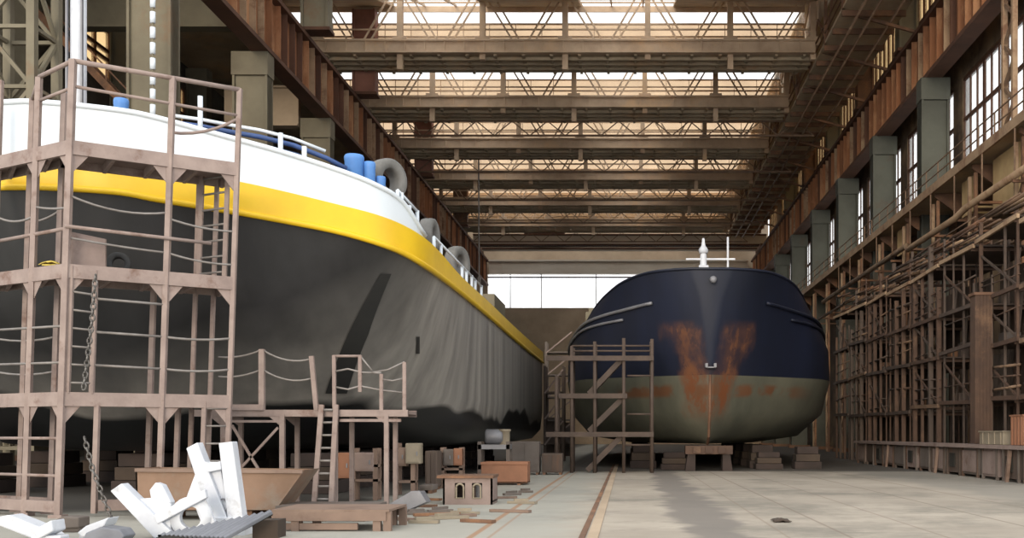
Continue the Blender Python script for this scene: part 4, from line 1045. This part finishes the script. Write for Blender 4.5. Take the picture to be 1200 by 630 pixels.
t = thing('bow_cradle', (DX, 43.3, 0), 'reddish-brown cradle with two legs carrying the stem of the navy ship', 'cradle')
for s in (-1, 1): MB().prism([(DX + s * .75 - .2, 43.0, 0), (DX + s * .75 + .2, 43.0, 0), (DX + s * .7 + .15, 43.0, .7), (DX + s * .7 - .15, 43.0, .7)], (0, .8, 0)).build('leg', 'keel block', t)
MB().box(DX - .95, DX + .95, 42.95, 43.85, .68, 1.02).build('cap_beam', 'rack rust', t)
for s in (-1, 0, 1): MB().box(DX + s * .5 - .15, DX + s * .5 + .15, 42.85, 42.95, .72, .98).build('wedge', 'rack rust', t)
for i, (px, d, z1, m, lab) in enumerate(((945, 46, 1.3, 'keel block', 'dark timber crib under the wall side of the navy ship'), (900, 45.5, 1.0, 'keel block', 'small dark crib between the stem cradle and the wall side'), (790, 45, 1.0, 'keel block', 'dark crib under the navy ship on the scaffold side'))):
    x = xz(px, d); block(x, d, .9, .8, z1 * .74, lab, 'cribs under the navy bow')

# ---------------------------------------------------------------- centre scaffold
D = 41.0
cs = thing('tube_scaffold', P(715, 553, D), 'dark rusty tube scaffold with zigzag stairs in front of the navy ship', 'scaffold')
zt_ = P(0, 400, D).z
for px, pyt in ((652, 440), (670, 405), (697, 400), (731, 396), (764, 397)):
    for yy in (0, 1.2):
        x = xz(px, D); MB().tube([(x, D + yy, 0), (x, D + yy, P(0, pyt, D).z)], .07, 8).build('post', 'dark scaffold', cs, True)
for py, a, b_ in ((418, 640, 766), (462, 655, 735), (507, 640, 766)):
    z = P(0, py, D).z
    MB().box(xz(a, D), xz(b_, D), D - .08, D + 1.28, z - .05, z).build('deck', 'dark scaffold', cs)
    MB().box(xz(a, D), xz(b_, D), D - .12, D - .06, z - .15, z + .04).build('edge_beam', 'dark scaffold', cs)
for (a, b_) in (((690, 461), (729, 420)), ((690, 505), (732, 464)), ((688, 551), (731, 508))):
    for yy in (.1, .8): MB().bar(P(*a, D) + Vector((0, yy, 0)), P(*b_, D) + Vector((0, yy, 0)), .12, .2).build('stair_stringer', 'dark scaffold', cs)
    g = MB()
    for i in range(7): c = P(*a, D).lerp(P(*b_, D), (i + .5) / 7); g.box(c.x - .12, c.x + .12, D + .1, D + .8, c.z - .02, c.z + .02)
    g.build('stair_tread', 'dark scaffold', cs)
for py in (405, 411): MB().tube([P(670, py, D), P(764, py, D)], .04, 6).build('guard_rail', 'dark scaffold', cs, True)
for py in (440, 485): MB().tube([P(735, py, D), P(764, py, D)], .04, 6).build('guard_rail', 'dark scaffold', cs, True)
MB().tube([P(731, 521, D), P(764, 521, D)], .04, 6).build('guard_rail', 'dark scaffold', cs, True)
# between the two ships
for i, (px, d, w, z1, m, lab) in enumerate(((649, 58, 1.0, 5.2, 'brown sheet', 'tall brown rusted locker tower between the ships, left of the tube scaffold'),
                                           (655, 66, 1.6, 7.2, 'grey sheet', 'taller grey-brown tower far between the two ships'))):
    x = xz(px, d); t = thing('access_tower', (x, d, 0), lab, 'tower', 'towers between the ships')
    for sx in (-1, 1):
        for sy in (0, 1.2): MB().box(x + sx * w / 2 - .07, x + sx * w / 2 + .07, d + sy, d + sy + .12, 0, z1).build('post', m, t)
    for k in range(int(z1 / 1.4)):
        MB().box(x - w / 2, x + w / 2, d, d + 1.3, .9 + k * 1.4, 1.0 + k * 1.4).build('deck', m, t); MB().bar((x - w / 2, d, k * 1.4 + .9), (x + w / 2, d, k * 1.4 + 2.2), .08).build('brace', 'scaffold paint', t)
    MB().box(x - w / 2, x + w / 2, d + .6, d + .65, .1, 2.2).build('panel', m, t)

# ---------------------------------------------------------------- racks and scaffolds along the right wall
LV_R = [1.15, 3.3, 5.0, 7.1]
DKM = ['rack rust', 'brown sheet', 'dark scaffold', 'rack rust']
for k in range(8):
    y0 = 31.0 + 4.5 * k; y1 = y0 + 3.7; xa, xb = 13.0, 15.6
    t = thing('pipe_scaffold', ((xa + xb) / 2, y0, 0), 'rusty pipe scaffold bay along the right wall, %s from the camera' % ORD[k], 'scaffold', 'scaffold bays along the right wall')
    top = zh(R.uniform(8.0, 9.2))
    for x in (xa, (xa + xb) / 2, xb):
        for y in (y0, y0 + 1.2, y0 + 2.5, y1):
            if x == (xa + xb) / 2 and y not in (y0, y1): continue
            w = R.choice((.06, .08, .12, .18)); MB().bar((x, y, 0), (x, y, top - R.uniform(0, 2.6) * (x == xa)), w).build('post', R.choice(DKM), t)
    for li, z in enumerate(LV_R):
        zz = zh(z) + R.uniform(-.15, .15)
        if (k + li) % 4 != 3:
            MB().box(xa - .1, xb, y0 - .2, y1 + .3, zz - .06, zz).build('deck', R.choice(['dark timber', 'brown sheet']), t)
            for q in range(3):
                if li < 3 and R.random() < .55:
                    xx = R.uniform(xa + .2, xb - .9); yy = y0 + q * 1.2 + R.uniform(0, .4); w = R.uniform(.3, .8)
                    MB().box(xx, xx + w, yy, yy + w * .9, zz, zz + R.uniform(.2, .7)).build('stored_bin', R.choice(['brown sheet', 'dark timber', 'grey sheet', 'rusty steel']), t, bevel=.03)
        MB().bar((xa - .1, y0 - .3, zz - .05), (xa - .1, y1 + .3, zz - .05 + R.uniform(-.12, .12)), .1, .15).build('edge_beam', ('pale edge steel' if li == 3 else R.choice(['pipe rust', 'rack rust', 'dark scaffold'])), t)  # top beam paler, lower ones darker: light falloff put into the materials
        MB().bar((xa - .1, y0, zz - .15), (xb, y0, zz - .15), .1, .12).build('transom', 'rack rust', t)
        for hh in (.35, .7, 1.05):
            if R.random() < .6: MB().tube([(xa, y0 - .2, zz + hh), (xa, y1 + .2, zz + hh + R.uniform(-.2, .2))], R.choice((.025, .035, .05)), 6).build('guard_rail', R.choice(['pipe rust', 'dark scaffold', 'rack rust', 'rack rust']), t, True)
        if li < 3 and R.random() < .6: MB().bar((xa, y0, zz), (xa, y1, zz + 1.6), .07).build('brace', R.choice(['rack rust', 'dark scaffold']), t)
        for q in range(2):                       # boards stood on end at the front of the stage
            if li < 3 and R.random() < .6:
                yy = R.uniform(y0, y1 - .6); MB().bar((xa + .15, yy, zz), (xa + .3, yy + R.uniform(-.2, .2), zz + R.uniform(1.0, 1.7)), R.uniform(.1, .45), .04, (1, 0, 0)).build('board', R.choice(['brown sheet', 'dark timber', 'rack rust', 'dark timber']), t)
    for (z0, z1) in ((-.9, 3.1), (3.4, 4.9), (5.2, 6.6)):
        if (k * 3 + int(z0 + 1)) % 5 != 4:
            g = MB(); n = 18; yy = [y0 + (y1 - y0) * i / n for i in range(n + 1)]; xs_ = xb - (.3 if z0 > 0 else 1.1)
            g.grid([[Vector((xs_ + .06 * (i % 2), y, zh(zz_))) for i, y in enumerate(yy)] for zz_ in (z0 - .5, z1)])
            g.build('back_sheet', R.choice(['brown sheet', 'dark timber', 'dark timber']), t, solid=.02)
# loose pipes racked on the upper decks
for k in range(8):
    y0 = 31.0 + 4.5 * k
    for i in range(10):
        x = (13.3, 13.6, 13.95, 14.65, 15.1)[i % 5] + R.uniform(-.05, .05); z = zh(7.46) + .55 * (i // 5); l = R.uniform(3.2, 4.1); r = R.uniform(.05, .085)
        ya = y0 - .1 + R.uniform(-.2, .1)
        g = MB(); g.tube([(x, ya, z), (x + R.uniform(-.03, .03), ya + l, z + R.uniform(-.02, .14))], r, 8)
        tag(g.build('steel_pipe', R.choice(['pipe rust', 'pipe rust', 'rusty steel', 'pale edge steel', 'dark scaffold']), None, True), 'rusty pipe racked on the top deck of the %s scaffold bay by the right wall' % ORD[k], 'pipe', 'pipes on the %s bay' % ORD[k])

x = 12.6; y = 37.7
t = thing('clad_column', (x, y, 1.14), 'tall brown sheet-clad column rising behind the orange crate on the right-hand bench', 'column')
g = MB(); n = 10
for i in range(n): g.box(x - .3 + .06 * i, x - .3 + .06 * (i + 1), y - (.03 if i % 2 else 0), y + .55, 1.15, zh(4.9))
g.build('cladding', 'rack rust', t); MB().box(x - .36, x + .36, y - .06, y + .6, zh(4.9), zh(5.0)).build('cap', 'rusty steel', t)
# ochre service pipe and panels standing for sunlit wall above
t = thing('service_pipe', (17.0, 34, zh(10.7)), 'pale ochre service pipe on brackets along the right wall under the walkway', 'pipe')
pts = [(16.5, 34, zh(11.0)), (16.5, 52, zh(11.0)), (16.3, 53, zh(10.7)), (16.3, 62, zh(10.7)), (16.5, 63, zh(11.1)), (16.5, 90, zh(11.1))]
MB().tube(pts, .17, 10).build('pipe_run', 'pale edge steel', t, True)
for i in range(12):
    y = 37 + i * 4.2; MB().bar((16.4, y, zh(10.75)), (19.95, y, zh(10.75)), .12).build('bracket', 'rusty steel', t); 
    MB().tube([(16.5, y, zh(11.0)), (16.5, y, zh(13.0))], .04, 6).build('hanger', 'pipe rust', t)
t = thing('lower_pipe', (16.2, 34, zh(9.1)), 'thin rusty pipe run below the ochre pipe on the right wall', 'pipe')
MB().tube([(16.1, 34, zh(9.7)), (16.1, 58, zh(9.6)), (16.2, 95, zh(9.7))], .11, 8).build('pipe_run', 'pipe rust', t, True)
for i in range(14):
    y = 37.4 + i * 4.2; MB().bar((16.1, y, zh(9.5)), (19.95, y, zh(9.5)), .1).build('bracket', 'rusty steel', t)
for i, (y, w, z0, z1, lab) in enumerate(((47.4, 3.4, 10.4, 13.0, 'sunlit ochre panel under the walkway at the picture edge, largest of three'),
                                      (53.6, 1.9, 11.2, 13.0, 'sunlit ochre panel under the walkway, between the large one and the small far one'),
                                      (66.4, 2.4, 11.4, 13.0, 'small sunlit ochre panel under the walkway towards the navy ship'))):
    g = MB().box(17.42, 17.5, y, y + w, zh(z0), zh(z1))
    for yy in (y + .2, y + w - .3): g.box(17.5, 19.98, yy, yy + .1, zh(z0) + .2, zh(z0) + .3)
    tag(g.build('sun_patch_panel', 'sunlit ochre'), lab, 'panel', 'sunlit ochre panels')  # sun on the wall is put into the panels' ochre colour
for i in range(9):                      # slim lattice posts in front of the wall
    y = 45.6 + 6.3 * i; x = 16.95
    t = thing('lattice_post', (x, y, 0), 'slim rusty lattice post carrying the right walkway, %s from the camera' % ORD[i], 'post', 'lattice posts under the walkway')
    for yy in (0, .9): MB().box(x - .08, x + .08, y + yy - .08, y + yy + .08, 0, zh(12.7)).build('chord', 'pale edge steel' if yy else 'rusty steel', t)
    g = MB()
    for j in range(6): g.bar((x, y, 1 + j * 1.9), (x, y + .9, 1.95 + j * 1.9), .09); g.bar((x, y + .9, 1.95 + j * 1.9), (x, y, 2.9 + j * 1.9), .09)
    g.build('lacing', 'pipe rust', t)
x = 18.0; y = 49.6
t = thing('lattice_column', (x, y, zh(13.4)), 'rusty lattice column standing on the right walkway beside the brightest tall window', 'column')
for yy in (0, 1.3): MB().box(x - .12, x + .12, y + yy - .12, y + yy + .12, zh(13.4), zh(21.3)).build('chord', 'pale edge steel', t)
g = MB()
for j in range(4): g.bar((x, y, zh(13.5 + j * 2)), (x, y + 1.3, zh(14.5 + j * 2)), .14); g.bar((x, y + 1.3, zh(14.5 + j * 2)), (x, y, zh(15.5 + j * 2)), .14)
g.build('lacing', 'pipe rust', t)

# ground row: low sheet cabinets with a long plank top
n = 13
tag(MB().box(11.75, 12.75, 30.4, 55.5, 1.02, 1.14).build('bench_top', 'scaffold deck'), 'long pinkish-brown bench top running along the row of low cabinets by the right wall', 'bench')
for k in range(n):
    y0 = 30.5 + 1.92 * k; m = ['grey sheet', 'brown sheet', 'scaffold deck', 'grey sheet', 'brown sheet'][k % 5]
    t = thing('low_cabinet', (12.2, y0, 0), '%s low sheet-metal cabinet, %s in the row beneath the right-hand bench top' % ({'grey sheet': 'greyish', 'brown sheet': 'brown', 'scaffold deck': 'pinkish'}[m], ORD[k] if k < 12 else 'last'), 'cabinet', 'low cabinets along the right wall')
    w = R.uniform(1.45, 1.78)
    MB().box(11.95, 12.6, y0, y0 + w, .1, 1.0).build('body', m, t)
    if k % 3 != 1: MB().box(11.91, 11.95, y0 + .08, y0 + w - .08, .18, .92).build('door', R.choice(['grey sheet', 'brown sheet', 'scaffold deck']), t)
    else:
        MB().box(11.9, 11.96, y0 + w * .4, y0 + w * .75, .3, .8).build('vent_panel', 'dark cavity', t)
    for yy in (y0 + .05, y0 + w - .13):
        MB().box(11.9, 12.0, yy, yy + .08, 0, 1.02).build('leg', R.choice(['brown sheet', 'rack rust', 'grey sheet']), t)
    if k % 4 == 1: MB().bar((11.8, y0 + w * .5, 0), (11.86, y0 + w * .42, 1.0), .1, .12).build('prop', 'salmon steel', t)
for y, w, z1, m, lab, x0 in ((34.2, 2.3, .46, 'beige paint', 'pale grey-beige box on the right-hand bench top, left of the orange crate', 12.05),
                         (32.3, 1.1, .95, 'orange primer', 'tall orange-brown crate on the right-hand bench top', 12.0),
                         (30.7, 1.2, .8, 'plate rust', 'rust-brown crate at the picture edge on the right-hand bench top', 12.1)):
    t = thing('storage_crate', (x0 + .3, y, 1.14), lab, 'crate', 'crates on the right-hand bench')
    MB().box(x0, x0 + .6, y, y + w, 1.14, 1.14 + z1).build('body', m, t, bevel=.02)
    MB().box(x0 - .03, x0 + .63, y - .03, y + w + .03, 1.14 + z1 - .05, 1.14 + z1).build('lid', m, t)
    for i in range(4): MB().box(x0 - .03, x0, y + (i + .3) * w / 4, y + (i + .3) * w / 4 + .06, 1.16, 1.1 + z1).build('batten', m, t)
SKY, SUN_ROT, SUN_E, SUN_A, EXPO = 1.75, (80, 0, -12), 1.7, 22, 0.15

# ---------------------------------------------------------------- light, camera
w = bpy.data.worlds.new('sky'); SC.world = w; w.use_nodes = True
N = w.node_tree.nodes; bg = N['Background']; bg.inputs[0].default_value = (.97, .985, 1.0, 1); bg.inputs[1].default_value = SKY
for nm, rot, e, ang, c in (('sun', SUN_ROT, SUN_E, SUN_A, (1, .86, .68)),):
    l = bpy.data.lights.new(nm, 'SUN'); l.energy = e; l.angle = math.radians(ang); l.color = c
    o = bpy.data.objects.new(nm, l); COL.objects.link(o); o.rotation_euler = [math.radians(a) for a in rot]; o.location = (-20, -20, 40)
cam = bpy.data.cameras.new('camera'); co = bpy.data.objects.new('camera', cam); COL.objects.link(co)
co.location = (0, 0, H); co.rotation_euler = (math.radians(90), 0, 0)
cam.sensor_fit = 'HORIZONTAL'; cam.sensor_width = 36; cam.lens = 36 * F / 1200
cam.shift_x = -(VX - 600) / 1200; cam.shift_y = (VY - 315) / 1200
cam.clip_end = 500
SC.camera = co
for o in bpy.data.objects:
    if '_w' in o: del o['_w']
SC.view_settings.view_transform = 'Standard'; SC.view_settings.look = 'None'; SC.view_settings.gamma = 1
SC.view_settings.use_curve_mapping = False; SC.view_settings.exposure = EXPO
SC.cycles.use_denoising = True; SC.cycles.max_bounces = 8; SC.cycles.diffuse_bounces = 5; SC.cycles.transparent_max_bounces = 16
